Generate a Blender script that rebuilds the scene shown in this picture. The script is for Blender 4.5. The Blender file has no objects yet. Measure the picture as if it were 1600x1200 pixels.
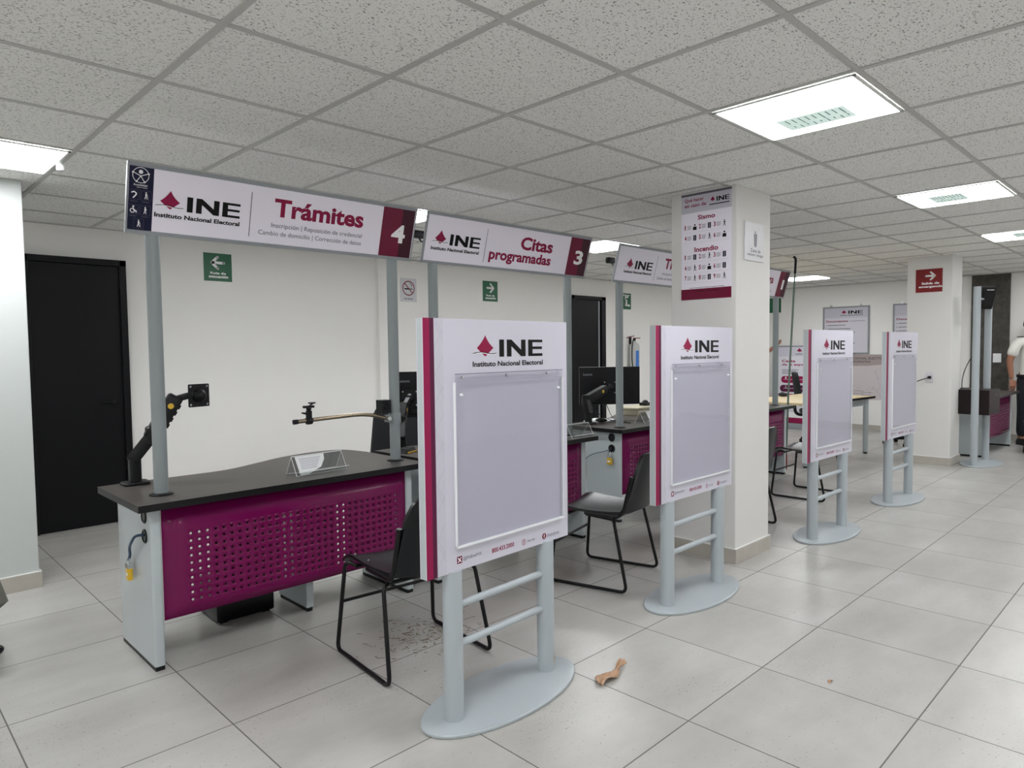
import bpy, bmesh, math, random
from mathutils import Vector, Matrix, Euler

S = bpy.context.scene
COL = S.collection
random.seed(7)
PI = math.pi
H = 1.3846          # eye height
CZ = 2.401          # ceiling height

# ---------------------------------------------------------------- camera, world, exposure
cam_d = bpy.data.cameras.new('camera')
cam_d.sensor_width = 36.0
cam_d.sensor_fit = 'HORIZONTAL'
cam_d.lens = 36.0 * 1074.77 / 1600.0
cam_d.clip_start = 0.05
cam = bpy.data.objects.new('camera', cam_d)
COL.objects.link(cam)
_r = Vector((0.71230462, -0.7017748, -0.01158683))
_d = Vector((-0.04314734, -0.02730553, -0.99869551))
_f = Vector((0.70054295, 0.71187537, -0.04972958))
cam.matrix_world = Matrix(((_r.x, -_d.x, -_f.x, 0), (_r.y, -_d.y, -_f.y, 0), (_r.z, -_d.z, -_f.z, H), (0, 0, 0, 1)))
S.camera = cam

world = bpy.data.worlds.new('world')
S.world = world
world.use_nodes = True
world.node_tree.nodes['Background'].inputs[0].default_value = (0.8, 0.85, 0.9, 1)
world.node_tree.nodes['Background'].inputs[1].default_value = 0.05

S.view_settings.view_transform = 'Standard'
S.view_settings.look = 'None'
S.view_settings.exposure = 0.0
S.view_settings.gamma = 1.0
S.view_settings.use_curve_mapping = False
S.cycles.max_bounces = 14
S.cycles.diffuse_bounces = 8
S.cycles.transparent_max_bounces = 16
LAMP = 24.0         # strength of the LED diffusers

# ---------------------------------------------------------------- materials
MATS = {}


def srgb(h):
    h = h.lstrip('#')
    c = [int(h[i:i + 2], 16) / 255 for i in (0, 2, 4)]
    return tuple(x / 12.92 if x <= 0.04045 else ((x + 0.055) / 1.055) ** 2.4 for x in c) + (1,)


def mat(name, col, rough=0.5, metal=0.0, spec=0.5, noise=0.0, nscale=30.0, bump=0.0, bscale=200.0, coat=0.0, emit=0.0):
    if name in MATS:
        return MATS[name]
    m = bpy.data.materials.new(name)
    m.use_nodes = True
    nt = m.node_tree
    b = nt.nodes['Principled BSDF']
    c = srgb(col) if isinstance(col, str) else col
    b.inputs['Base Color'].default_value = c
    b.inputs['Roughness'].default_value = rough
    b.inputs['Metallic'].default_value = metal
    b.inputs['Specular IOR Level'].default_value = spec
    b.inputs['Coat Weight'].default_value = coat
    b.inputs['Coat Roughness'].default_value = 0.05
    if emit:
        b.inputs['Emission Color'].default_value = c
        b.inputs['Emission Strength'].default_value = emit
    tc = nt.nodes.new('ShaderNodeTexCoord')
    n = nt.nodes.new('ShaderNodeTexNoise')
    n.inputs['Scale'].default_value = nscale
    n.inputs['Detail'].default_value = 4
    nt.links.new(tc.outputs['Object'], n.inputs['Vector'])
    if noise:
        mx = nt.nodes.new('ShaderNodeMix')
        mx.data_type = 'RGBA'
        mx.inputs[6].default_value = tuple(x * (1 - noise) for x in c[:3]) + (1,)
        mx.inputs[7].default_value = tuple(min(1, x * (1 + noise)) for x in c[:3]) + (1,)
        nt.links.new(n.outputs['Fac'], mx.inputs[0])
        nt.links.new(mx.outputs[2], b.inputs['Base Color'])
    else:
        # a faint procedural unevenness of the gloss
        mr = nt.nodes.new('ShaderNodeMapRange')
        mr.inputs['To Min'].default_value = max(0.02, rough - 0.04)
        mr.inputs['To Max'].default_value = min(1, rough + 0.04)
        nt.links.new(n.outputs['Fac'], mr.inputs['Value'])
        nt.links.new(mr.outputs['Result'], b.inputs['Roughness'])
    if bump:
        n2 = nt.nodes.new('ShaderNodeTexNoise')
        n2.inputs['Scale'].default_value = bscale
        n2.inputs['Detail'].default_value = 3
        nt.links.new(tc.outputs['Object'], n2.inputs['Vector'])
        bp = nt.nodes.new('ShaderNodeBump')
        bp.inputs['Strength'].default_value = bump
        bp.inputs['Distance'].default_value = 0.002
        nt.links.new(n2.outputs['Fac'], bp.inputs['Height'])
        nt.links.new(bp.outputs['Normal'], b.inputs['Normal'])
    MATS[name] = m
    return m


def clear_mat(name, tint=(0.97, 0.98, 0.98, 1), rough=0.02, boost=1.0):
    m = bpy.data.materials.new(name)
    m.use_nodes = True
    nt = m.node_tree
    nt.nodes.clear()
    o = nt.nodes.new('ShaderNodeOutputMaterial')
    t = nt.nodes.new('ShaderNodeBsdfTransparent')
    t.inputs[0].default_value = tint
    g = nt.nodes.new('ShaderNodeBsdfGlossy')
    g.inputs['Roughness'].default_value = rough
    fr = nt.nodes.new('ShaderNodeFresnel')
    fr.inputs[0].default_value = 1.5
    mu = nt.nodes.new('ShaderNodeMath')
    mu.operation = 'MULTIPLY'
    mu.inputs[1].default_value = boost
    mu.use_clamp = True
    tc = nt.nodes.new('ShaderNodeTexCoord')
    n = nt.nodes.new('ShaderNodeTexNoise')
    n.inputs['Scale'].default_value = 2.2
    bp = nt.nodes.new('ShaderNodeBump')
    bp.inputs['Strength'].default_value = 0.12
    bp.inputs['Distance'].default_value = 0.03
    nt.links.new(tc.outputs['Object'], n.inputs['Vector'])
    nt.links.new(n.outputs['Fac'], bp.inputs['Height'])
    nt.links.new(bp.outputs['Normal'], g.inputs['Normal'])
    mx = nt.nodes.new('ShaderNodeMixShader')
    geo = nt.nodes.new('ShaderNodeNewGeometry')
    front = nt.nodes.new('ShaderNodeMath')
    front.operation = 'SUBTRACT'
    front.inputs[0].default_value = 1.0
    nt.links.new(geo.outputs['Backfacing'], front.inputs[1])
    fm = nt.nodes.new('ShaderNodeMath')
    fm.operation = 'MULTIPLY'
    nt.links.new(fr.outputs[0], fm.inputs[0])
    nt.links.new(front.outputs[0], fm.inputs[1])
    nt.links.new(fm.outputs[0], mu.inputs[0])
    nt.links.new(mu.outputs[0], mx.inputs[0])
    nt.links.new(t.outputs[0], mx.inputs[1])
    nt.links.new(g.outputs[0], mx.inputs[2])
    nt.links.new(mx.outputs[0], o.inputs[0])
    MATS[name] = m
    return m


WALL = mat('white wall paint', '#F2F1EE', 0.75, noise=0.015, nscale=3, bump=0.15, bscale=120)
PIER = mat('grey white pier paint', '#C3C8C6', 0.7, noise=0.015, nscale=3, bump=0.15, bscale=120)
POSTG = mat('grey sign post enamel', '#868E90', 0.36, noise=0.015, nscale=8)
WALLGREY = mat('cool white wall paint', '#DAD9D7', 0.7, noise=0.015, nscale=3, bump=0.15, bscale=120)
SKIRT = mat('grey porcelain skirting', '#B4AFA6', 0.35, noise=0.12, nscale=14)
GREY = mat('grey powder coated steel', '#AAB2B7', 0.33, noise=0.015, nscale=8, bump=0.03, bscale=600)
GREYL = mat('light grey laminate', '#B4BCBF', 0.16, spec=0.6)
ALU = mat('brushed aluminium frame', '#8F9398', 0.45, metal=0.1, noise=0.04, nscale=60)
PINK = mat('magenta lacquered steel', '#6E0A4A', 0.17, spec=0.28)
DARKTOP = mat('charcoal laminate', '#47423F', 0.4, spec=0.4, noise=0.18, nscale=9)
DARKEDGE = mat('black edge band', '#0E0D0F', 0.4, spec=0.3)
BLACK = mat('black plastic', '#0F1013', 0.42, spec=0.3)
BLACKG = mat('black gloss plastic', '#0B0C0F', 0.21, spec=0.35)
BLACKM = mat('black painted steel tube', '#08080A', 0.35, spec=0.3)
SEATP = mat('black moulded seat', '#0F1013', 0.33, spec=0.4, noise=0.05, nscale=40)
FABRIC = mat('black upholstery', '#17191D', 0.85, noise=0.15, nscale=300, bump=0.4, bscale=900)
GREYFAB = mat('grey upholstery', '#67675F', 0.85, noise=0.12, nscale=200, bump=0.3, bscale=900)
DOORB = mat('black door paint', '#090A0D', 0.4, spec=0.25, noise=0.12, nscale=2)
WHITEP = mat('white printed vinyl', '#D4D2DB', 0.42)
LAVP = mat('lavender printed vinyl', '#EEE9F5', 0.42)
BOARDW = mat('white board vinyl', '#C9C7D4', 0.38)
PALE = mat('pale lilac print', '#C3C1CD', 0.38)
PALELINE = mat('lilac line print', '#A9A6B8', 0.4)
MAG = mat('magenta print', '#8E0C46', 0.4, spec=0.3)
MAGD = mat('dark plum print', '#521038', 0.4, spec=0.3)
WINE = mat('wine print', '#6E0C33', 0.42, spec=0.3)
WINED = mat('dark wine print', '#3C0A20', 0.42, spec=0.3)
INKM = mat('crimson ink', '#8A0D40', 0.45, spec=0.25)
INKB = mat('black ink', '#070709', 0.5, spec=0.2)
INKG = mat('grey ink', '#5C5A66', 0.45)
NAVY = mat('navy print', '#0C1030', 0.45, spec=0.25)
INKW = mat('white ink', '#F0F0F2', 0.42)
GREEN = mat('green safety sign print', '#12603C', 0.4)
REDS = mat('dark red safety sign print', '#7C1418', 0.4)
SIGNW = mat('white sign plastic', '#D2D1D6', 0.45)
STEEL = mat('chrome', '#C9CCCE', 0.15, metal=1.0)
BRONZE = mat('bronze tube', '#8D8271', 0.22, metal=0.9)
YELLOW = mat('yellow plastic', '#D9B02C', 0.4)
ORANGE = mat('orange plastic', '#D0621B', 0.4)
BLUE = mat('blue label print', '#3C78C8', 0.4)
CABLE = mat('black cable rubber', '#101318', 0.5)
BLUEC = mat('blue cable sleeve', '#27405C', 0.45)
BEIGE = mat('beige plastic', '#C4BEA6', 0.5)
PAPER = mat('white paper', '#EEF1F2', 0.7)
WOOD = mat('pale maple laminate', '#D8C49A', 0.4, noise=0.1, nscale=6)
WENGE = mat('dark wenge laminate', '#211817', 0.45, spec=0.25, noise=0.2, nscale=12)
SKIN = mat('skin', '#8E5F48', 0.55, noise=0.06, nscale=20)
HAIR = mat('dark hair', '#15110F', 0.6, noise=0.2, nscale=120)
SHIRT = mat('white shirt cotton', '#D9D8D2', 0.85, noise=0.05, nscale=60)
TROUS = mat('navy trouser cloth', '#11131C', 0.85, noise=0.1, nscale=150)
TAPEM = mat('brown packing tape', '#AE8B6E', 0.35, noise=0.25, nscale=60)
TWIG = mat('dry straw', '#6F5A30', 0.8, noise=0.5, nscale=15)
POLEG = mat('green painted tube', '#5F7468', 0.35)
GOLD = mat('gold sticker', '#B99A45', 0.35, metal=0.5)
EXTW = mat('white extinguisher enamel', '#C6CAC8', 0.2)
TBAR = mat('ceiling tee enamel', '#B8B8B5', 0.55)
LIGHTF = mat('white luminaire enamel', '#D8DAD6', 0.45)
ACRYL = clear_mat('clear acrylic', (0.93, 0.93, 0.945, 1), 0.03, 1.0)
ACRYLT = clear_mat('thin clear acrylic', (0.9, 0.92, 0.92, 1), 0.03, 2.0)
ACEDGE = mat('acrylic polished edge', '#E9ECEE', 0.2)


def diffuser_mat():
    m = bpy.data.materials.new('lit diffuser')
    m.use_nodes = True
    nt = m.node_tree
    b = nt.nodes['Principled BSDF']
    b.inputs['Base Color'].default_value = (0.85, 0.87, 0.88, 1)
    b.inputs['Emission Strength'].default_value = LAMP
    tc = nt.nodes.new('ShaderNodeTexCoord')
    n = nt.nodes.new('ShaderNodeTexNoise')
    n.inputs['Scale'].default_value = 3
    mx = nt.nodes.new('ShaderNodeMix')
    mx.data_type = 'RGBA'
    mx.inputs[6].default_value = (0.965, 0.985, 1.0, 1)
    mx.inputs[7].default_value = (0.98, 0.985, 1.0, 1)
    nt.links.new(tc.outputs['Object'], n.inputs['Vector'])
    nt.links.new(n.outputs['Fac'], mx.inputs[0])
    nt.links.new(mx.outputs[2], b.inputs['Emission Color'])
    return m


LIT = diffuser_mat()
LABELLIT = mat('backlit paper label', '#BFD2CC', 0.6, emit=0.75)  # lamp glow through the label and its print is put in as emission
LABELINK = mat('backlit label print', '#6E7C78', 0.6, emit=0.35)


def node(nt, kind, op=None, **kw):
    n = nt.nodes.new(kind)
    if op:
        n.operation = op
    for k, v in kw.items():
        n.inputs[int(k[1:])].default_value = v
    return n


def math_node(nt, op, a, b=None, clamp=False):
    n = nt.nodes.new('ShaderNodeMath')
    n.operation = op
    n.use_clamp = clamp
    for i, x in enumerate((a, b)):
        if x is None:
            continue
        if isinstance(x, (int, float)):
            n.inputs[i].default_value = x
        else:
            nt.links.new(x, n.inputs[i])
    return n.outputs[0]


def mix_col(nt, fac, a, b):
    n = nt.nodes.new('ShaderNodeMix')
    n.data_type = 'RGBA'
    for i, x in ((0, fac), (6, a), (7, b)):
        if isinstance(x, (int, float, tuple)):
            n.inputs[i].default_value = x
        else:
            nt.links.new(x, n.inputs[i])
    return n.outputs[2]


def ramp(nt, fac, lo, hi):
    n = nt.nodes.new('ShaderNodeMapRange')
    n.inputs['From Min'].default_value = lo
    n.inputs['From Max'].default_value = hi
    nt.links.new(fac, n.inputs['Value'])
    return n.outputs['Result']


def noise_fac(nt, vec, scale, detail=3, rough=0.5):
    n = nt.nodes.new('ShaderNodeTexNoise')
    n.inputs['Scale'].default_value = scale
    n.inputs['Detail'].default_value = detail
    n.inputs['Roughness'].default_value = rough
    nt.links.new(vec, n.inputs['Vector'])
    return n.outputs['Fac']


def floor_mat():
    m = bpy.data.materials.new('porcelain floor tiles')
    m.use_nodes = True
    nt = m.node_tree
    b = nt.nodes['Principled BSDF']
    tc = nt.nodes.new('ShaderNodeTexCoord')
    sep = nt.nodes.new('ShaderNodeSeparateXYZ')
    nt.links.new(tc.outputs['Object'], sep.inputs[0])
    T = 0.6
    u = math_node(nt, 'DIVIDE', math_node(nt, 'SUBTRACT', sep.outputs[0], 2.8035), T)
    v = math_node(nt, 'DIVIDE', math_node(nt, 'SUBTRACT', sep.outputs[1], 1.3250), T)
    fu, fv = math_node(nt, 'FRACT', u), math_node(nt, 'FRACT', v)
    # distance to the nearest joint
    du = math_node(nt, 'MINIMUM', fu, math_node(nt, 'SUBTRACT', 1.0, fu))
    dv = math_node(nt, 'MINIMUM', fv, math_node(nt, 'SUBTRACT', 1.0, fv))
    d = math_node(nt, 'MINIMUM', du, dv)
    grout = math_node(nt, 'LESS_THAN', d, 0.0042)
    comb = nt.nodes.new('ShaderNodeCombineXYZ')
    nt.links.new(math_node(nt, 'FLOOR', u), comb.inputs[0])
    nt.links.new(math_node(nt, 'FLOOR', v), comb.inputs[1])
    wn = nt.nodes.new('ShaderNodeTexWhiteNoise')
    nt.links.new(comb.outputs[0], wn.inputs['Vector'])
    # streaks run along the depth of each tile
    mp = nt.nodes.new('ShaderNodeMapping')
    mp.inputs['Scale'].default_value = (1.2, 3.2, 1)
    mp.inputs['Rotation'].default_value = (0, 0, 0.25)
    nt.links.new(tc.outputs['Object'], mp.inputs['Vector'])
    addv = nt.nodes.new('ShaderNodeVectorMath')
    addv.operation = 'ADD'
    nt.links.new(mp.outputs[0], addv.inputs[0])
    sc = nt.nodes.new('ShaderNodeVectorMath')
    sc.operation = 'SCALE'
    sc.inputs['Scale'].default_value = 9.0
    nt.links.new(wn.outputs['Color'], sc.inputs[0])
    nt.links.new(sc.outputs[0], addv.inputs[1])
    streak = noise_fac(nt, addv.outputs[0], 1.2, 5, 0.6)
    blot = noise_fac(nt, tc.outputs['Object'], 1.1, 4, 0.55)
    base = mix_col(nt, ramp(nt, streak, 0.3, 0.7), srgb('#A4A29D'), srgb('#BAB9B6'))
    base = mix_col(nt, math_node(nt, 'MULTIPLY', wn.outputs['Value'], 0.22), base, srgb('#C2C1BF'))
    base = mix_col(nt, math_node(nt, 'MULTIPLY', ramp(nt, blot, 0.45, 0.75), 0.35), base, srgb('#8F8A84'))
    # specks of dirt
    sp = noise_fac(nt, tc.outputs['Object'], 95, 2, 0.5)
    zone = noise_fac(nt, tc.outputs['Object'], 1.9, 2, 0.5)
    th = math_node(nt, 'SUBTRACT', 0.720, math_node(nt, 'MULTIPLY', ramp(nt, zone, 0.4, 0.75), 0.085))
    speck = math_node(nt, 'GREATER_THAN', sp, th)
    base = mix_col(nt, math_node(nt, 'MULTIPLY', speck, 0.55), base, srgb('#4A443E'))
    base = mix_col(nt, math_node(nt, 'MULTIPLY', grout, 0.85), base, srgb('#4E4A45'))
    nt.links.new(base, b.inputs['Base Color'])
    r = math_node(nt, 'ADD', math_node(nt, 'MULTIPLY', blot, 0.05), 0.285)
    r = math_node(nt, 'ADD', r, math_node(nt, 'MULTIPLY', grout, 0.4))
    nt.links.new(r, b.inputs['Roughness'])
    b.inputs['Specular IOR Level'].default_value = 0.5
    bp = nt.nodes.new('ShaderNodeBump')
    bp.inputs['Strength'].default_value = 0.3
    bp.inputs['Distance'].default_value = 0.001
    nt.links.new(math_node(nt, 'SUBTRACT', 1.0, grout), bp.inputs['Height'])
    nt.links.new(bp.outputs['Normal'], b.inputs['Normal'])
    return m


def ceiling_mat():
    m = bpy.data.materials.new('mineral fibre ceiling tiles')
    m.use_nodes = True
    nt = m.node_tree
    b = nt.nodes['Principled BSDF']
    tc = nt.nodes.new('ShaderNodeTexCoord')
    mp = nt.nodes.new('ShaderNodeMapping')
    mp.inputs['Rotation'].default_value = (0, 0, 0.6)
    mp.inputs['Scale'].default_value = (1, 1.7, 1)
    nt.links.new(tc.outputs['Object'], mp.inputs['Vector'])
    f = noise_fac(nt, mp.outputs[0], 88, 1.5, 0.5)
    pit = ramp(nt, f, 0.62, 0.67)
    f2 = noise_fac(nt, tc.outputs['Object'], 150, 1, 0.5)
    pit2 = math_node(nt, 'MULTIPLY', ramp(nt, f2, 0.65, 0.70), 0.8)
    p = math_node(nt, 'MAXIMUM', pit, pit2, True)
    tone = noise_fac(nt, tc.outputs['Object'], 0.8, 2)
    base = mix_col(nt, tone, srgb('#E6E6E3'), srgb('#EEEEEB'))
    base = mix_col(nt, math_node(nt, 'MULTIPLY', p, 0.72), base, srgb('#55534E'))
    nt.links.new(base, b.inputs['Base Color'])
    b.inputs['Roughness'].default_value = 0.95
    b.inputs['Specular IOR Level'].default_value = 0.1
    return m


def stone_mat():
    m = bpy.data.materials.new('dark stone cladding')
    m.use_nodes = True
    nt = m.node_tree
    b = nt.nodes['Principled BSDF']
    tc = nt.nodes.new('ShaderNodeTexCoord')
    f = noise_fac(nt, tc.outputs['Object'], 9, 8, 0.7)
    base = mix_col(nt, ramp(nt, f, 0.3, 0.75), srgb('#2B2926'), srgb('#5A554D'))
    nt.links.new(base, b.inputs['Base Color'])
    b.inputs['Roughness'].default_value = 0.4
    return m


FLOOR, CEIL, STONE = floor_mat(), ceiling_mat(), stone_mat()

# ---------------------------------------------------------------- mesh builder
_text_cache = {}


def text_mesh(s, offset=0.0):
    key = (s, offset)
    if key not in _text_cache:
        c = bpy.data.curves.new('tmp', 'FONT')
        c.body = s
        c.offset = offset
        c.resolution_u = 3
        o = bpy.data.objects.new('tmp', c)
        COL.objects.link(o)
        dg = bpy.context.evaluated_depsgraph_get()
        e = o.evaluated_get(dg)
        me = e.to_mesh()
        vs = [v.co.copy() for v in me.vertices]
        fs = [tuple(p.vertices) for p in me.polygons]
        e.to_mesh_clear()
        bpy.data.objects.remove(o)
        bpy.data.curves.remove(c)
        x0, x1 = min(v.x for v in vs), max(v.x for v in vs)
        y0, y1 = min(v.y for v in vs), max(v.y for v in vs)
        vs = [((v.x - x0) / (x1 - x0), (v.y - y0) / (y1 - y0)) for v in vs]
        _text_cache[key] = (vs, fs, (x1 - x0) / (y1 - y0))
    return _text_cache[key]


I4 = Matrix.Identity(4)


def T(x, y, z):
    return Matrix.Translation((x, y, z))


def RX(a):
    return Matrix.Rotation(a, 4, 'X')


def RY(a):
    return Matrix.Rotation(a, 4, 'Y')


def RZ(a):
    return Matrix.Rotation(a, 4, 'Z')


FRONT = RX(PI / 2)     # drawing plane (x right, y up) stood upright, facing -Y


class MB:
    """Collects shapes and links them as one mesh object."""

    def __init__(self):
        self.v, self.f, self.mi, self.sm, self.mats = [], [], [], [], []

    def _m(self, m):
        if m not in self.mats:
            self.mats.append(m)
        return self.mats.index(m)

    def add(self, vs, fs, m, M=I4, smooth=False):
        o = len(self.v)
        self.v += [tuple(M @ Vector(v)) for v in vs]
        k = self._m(m)
        for f in fs:
            self.f.append(tuple(i + o for i in f))
            self.mi.append(k)
            self.sm.append(smooth)
        return self

    def box(self, x0, x1, y0, y1, z0, z1, m, M=I4):
        vs = [(x, y, z) for x in (x0, x1) for y in (y0, y1) for z in (z0, z1)]
        fs = [(0, 1, 3, 2), (4, 6, 7, 5), (0, 4, 5, 1), (2, 3, 7, 6), (0, 2, 6, 4), (1, 5, 7, 3)]
        return self.add(vs, fs, m, M)

    def rbox(self, x0, x1, y0, y1, z0, z1, r, m, M=I4):
        """box with rounded vertical edges and a small top/bottom chamfer"""
        poly = rrect(x0, x1, y0, y1, r, 5)
        c = min(r * 0.4, (z1 - z0) * 0.3)
        return self.loft([(poly, z0, c), (poly, z0 + c, 0), (poly, z1 - c, 0), (poly, z1, c)], m, M)

    def loft(self, secs, m, M=I4):
        n = len(secs[0][0])
        vs, fs = [], []
        for poly, z, inset in secs:
            cx = sum(p[0] for p in poly) / n
            cy = sum(p[1] for p in poly) / n
            for p in poly:
                dx, dy = p[0] - cx, p[1] - cy
                L = math.hypot(dx, dy) or 1
                vs.append((p[0] - dx / L * inset, p[1] - dy / L * inset, z))
        for k in range(len(secs) - 1):
            for i in range(n):
                j = (i + 1) % n
                fs.append((k * n + i, k * n + j, (k + 1) * n + j, (k + 1) * n + i))
        fs.append(tuple(reversed(range(n))))
        fs.append(tuple(range((len(secs) - 1) * n, len(secs) * n)))
        return self.add(vs, fs, m, M, True)

    def prism(self, poly, z0, z1, m, M=I4, side=None, smooth=False):
        n = len(poly)
        vs = [(p[0], p[1], z0) for p in poly] + [(p[0], p[1], z1) for p in poly]
        self.add(vs, [tuple(reversed(range(n))), tuple(range(n, 2 * n))], m, M)
        self.add(vs, [(i, (i + 1) % n, n + (i + 1) % n, n + i) for i in range(n)], side or m, M, smooth)
        return self

    def face(self, poly, z, m, M=I4):
        return self.add([(p[0], p[1], z) for p in poly], [tuple(range(len(poly)))], m, M)

    def rect(self, x0, x1, y0, y1, z, m, M=I4):
        return self.face([(x0, y0), (x1, y0), (x1, y1), (x0, y1)], z, m, M)

    def disc(self, x, y, r, z, m, M=I4, n=20, ry=None):
        return self.face([(x + r * math.cos(2 * PI * i / n), y + (ry or r) * math.sin(2 * PI * i / n)) for i in range(n)], z, m, M)

    def ring(self, x, y, r, w, z, m, M=I4, n=28):
        vs = []
        for q in (r, r - w):
            vs += [(x + q * math.cos(2 * PI * i / n), y + q * math.sin(2 * PI * i / n), z) for i in range(n)]
        return self.add(vs, [(i, (i + 1) % n, n + (i + 1) % n, n + i) for i in range(n)], m, M)

    def line(self, pts, w, z, m, M=I4):
        for (x0, y0), (x1, y1) in zip(pts[:-1], pts[1:]):
            L = math.hypot(x1 - x0, y1 - y0) or 1
            nx, ny = -(y1 - y0) / L * w / 2, (x1 - x0) / L * w / 2
            self.face([(x0 + nx, y0 + ny), (x0 - nx, y0 - ny), (x1 - nx, y1 - ny), (x1 + nx, y1 + ny)], z, m, M)
        return self

    def text(self, s, x0, x1, y0, y1, z, m, M=I4, bold=0.0):
        vs, fs, _ = text_mesh(s, bold)
        return self.add([(x0 + (x1 - x0) * a, y0 + (y1 - y0) * b, z) for a, b in vs], fs, m, M)

    def tube(self, pts, r, m, n=12, M=I4, closed=False, caps=True):
        P = [Vector(p) for p in pts]
        N = len(P)
        rs = r if isinstance(r, (list, tuple)) else [r] * N
        tan = []
        for i in range(N):
            if closed:
                t = P[(i + 1) % N] - P[i - 1]
            else:
                t = P[min(i + 1, N - 1)] - P[max(i - 1, 0)]
            tan.append(t.normalized())
        up = Vector((0, 0, 1)) if abs(tan[0].z) < 0.9 else Vector((1, 0, 0))
        u = tan[0].cross(up).normalized()
        vs, fs = [], []
        for i in range(N):
            u = (u - tan[i] * u.dot(tan[i]))
            u.normalize()
            w = tan[i].cross(u)
            for k in range(n):
                a = 2 * PI * k / n
                vs.append(P[i] + (u * math.cos(a) + w * math.sin(a)) * rs[i])
        for i in range(N if closed else N - 1):
            j = (i + 1) % N
            for k in range(n):
                l = (k + 1) % n
                fs.append((i * n + k, i * n + l, j * n + l, j * n + k))
        self.add(vs, fs, m, M, True)
        if caps and not closed:
            self.add(vs[:n], [tuple(reversed(range(n)))], m, M)
            self.add(vs[-n:], [tuple(range(n))], m, M)
        return self

    def cyl(self, x, y, z0, z1, r, m, n=28, M=I4, r1=None):
        return self.tube([(x, y, z0), (x, y, z1)], [r, r if r1 is None else r1], m, n, M)

    def lathe(self, prof, m, n=28, M=I4):
        vs, fs = [], []
        for r, z in prof:
            for k in range(n):
                a = 2 * PI * k / n
                vs.append((r * math.cos(a), r * math.sin(a), z))
        for i in range(len(prof) - 1):
            for k in range(n):
                l = (k + 1) % n
                fs.append((i * n + k, i * n + l, (i + 1) * n + l, (i + 1) * n + k))
        fs.append(tuple(reversed(range(n))))
        fs.append(tuple(range((len(prof) - 1) * n, len(prof) * n)))
        return self.add(vs, fs, m, M, True)

    def ball(self, c, rx, ry, rz, m, M=I4, n=16, k=10):
        prof = [(max(1e-4, math.cos(PI * (i / k - .5))), math.sin(PI * (i / k - .5))) for i in range(k + 1)]
        return self.lathe(prof, m, n, M @ T(*c) @ Matrix.Diagonal((rx, ry, rz, 1)))

    def sheet(self, fn, nu, nv, th, m, M=I4):
        """thick curved sheet from fn(u, v) -> point"""
        g = [[Vector(fn(i / nu, j / nv)) for j in range(nv + 1)] for i in range(nu + 1)]
        top, bot = [], []
        for i in range(nu + 1):
            for j in range(nv + 1):
                a = g[min(i + 1, nu)][j] - g[max(i - 1, 0)][j]
                b = g[i][min(j + 1, nv)] - g[i][max(j - 1, 0)]
                nrm = a.cross(b).normalized()
                top.append(g[i][j] + nrm * th / 2)
                bot.append(g[i][j] - nrm * th / 2)
        W = nv + 1
        K = len(top)
        vs = top + bot
        fs = []
        for i in range(nu):
            for j in range(nv):
                a, b, c, d = i * W + j, (i + 1) * W + j, (i + 1) * W + j + 1, i * W + j + 1
                fs += [(a, b, c, d), (K + d, K + c, K + b, K + a)]
        for i in range(nu):
            a, b = i * W, (i + 1) * W
            fs.append((a, K + a, K + b, b))
            a, b = i * W + nv, (i + 1) * W + nv
            fs.append((b, K + b, K + a, a))
        for j in range(nv):
            a, b = j, j + 1
            fs.append((b, K + b, K + a, a))
            a, b = nu * W + j, nu * W + j + 1
            fs.append((a, K + a, K + b, b))
        return self.add(vs, fs, m, M, True)

    def build(self, name, parent=None, bevel=0.0, loc=None, rotz=0.0):
        me = bpy.data.meshes.new(name)
        me.from_pydata(self.v, [], self.f)
        for m in self.mats:
            me.materials.append(m)
        me.polygons.foreach_set('material_index', self.mi)
        me.polygons.foreach_set('use_smooth', self.sm)
        me.update()
        if any(self.sm):
            me.set_sharp_from_angle(angle=math.radians(38))
        o = bpy.data.objects.new(name, me)
        COL.objects.link(o)
        if parent is not None:
            o.parent = parent
        if loc is not None:
            o.location = loc
        o.rotation_euler.z = rotz
        if bevel:
            bv = o.modifiers.new('edge', 'BEVEL')
            bv.width = bevel
            bv.segments = 2
            bv.limit_method = 'ANGLE'
            bv.angle_limit = math.radians(50)
        return o


def rrect(x0, x1, y0, y1, r, n=5):
    out = []
    for cx, cy, a0 in ((x1 - r, y1 - r, 0), (x0 + r, y1 - r, 90), (x0 + r, y0 + r, 180), (x1 - r, y0 + r, 270)):
        for i in range(n + 1):
            a = math.radians(a0 + 90 * i / n)
            out.append((cx + r * math.cos(a), cy + r * math.sin(a)))
    return out


def bend(pts, r, n=6):
    """rounds the corners of a polyline"""
    P = [Vector(p) for p in pts]
    out = [P[0]]
    for i in range(1, len(P) - 1):
        a, b = (P[i - 1] - P[i]), (P[i + 1] - P[i])
        la, lb = a.length, b.length
        a.normalize()
        b.normalize()
        ang = a.angle(b)
        t = min(r / math.tan(ang / 2), la * 0.48, lb * 0.48)
        s, e = P[i] + a * t, P[i] + b * t
        for k in range(n + 1):
            q = k / n
            out.append((s * (1 - q) + P[i] * q) * (1 - q) + (P[i] * (1 - q) + e * q) * q)
    out.append(P[-1])
    return out


def spline(pts, n=8):
    """smooth Catmull-Rom curve through points"""
    P = [Vector(p) for p in pts]
    P = [P[0] * 2 - P[1]] + P + [P[-1] * 2 - P[-2]]
    out = []
    for i in range(1, len(P) - 2):
        for k in range(n):
            t = k / n
            a, b, c, d = P[i - 1], P[i], P[i + 1], P[i + 2]
            out.append(0.5 * ((2 * b) + (c - a) * t + (2 * a - 5 * b + 4 * c - d) * t * t + (3 * b - a - 3 * c + d) * t ** 3))
    out.append(P[-2])
    return out


def tag(o, label, cat, group=None):
    o['label'] = label
    o['category'] = cat
    if group:
        o['group'] = group
    return o


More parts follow.
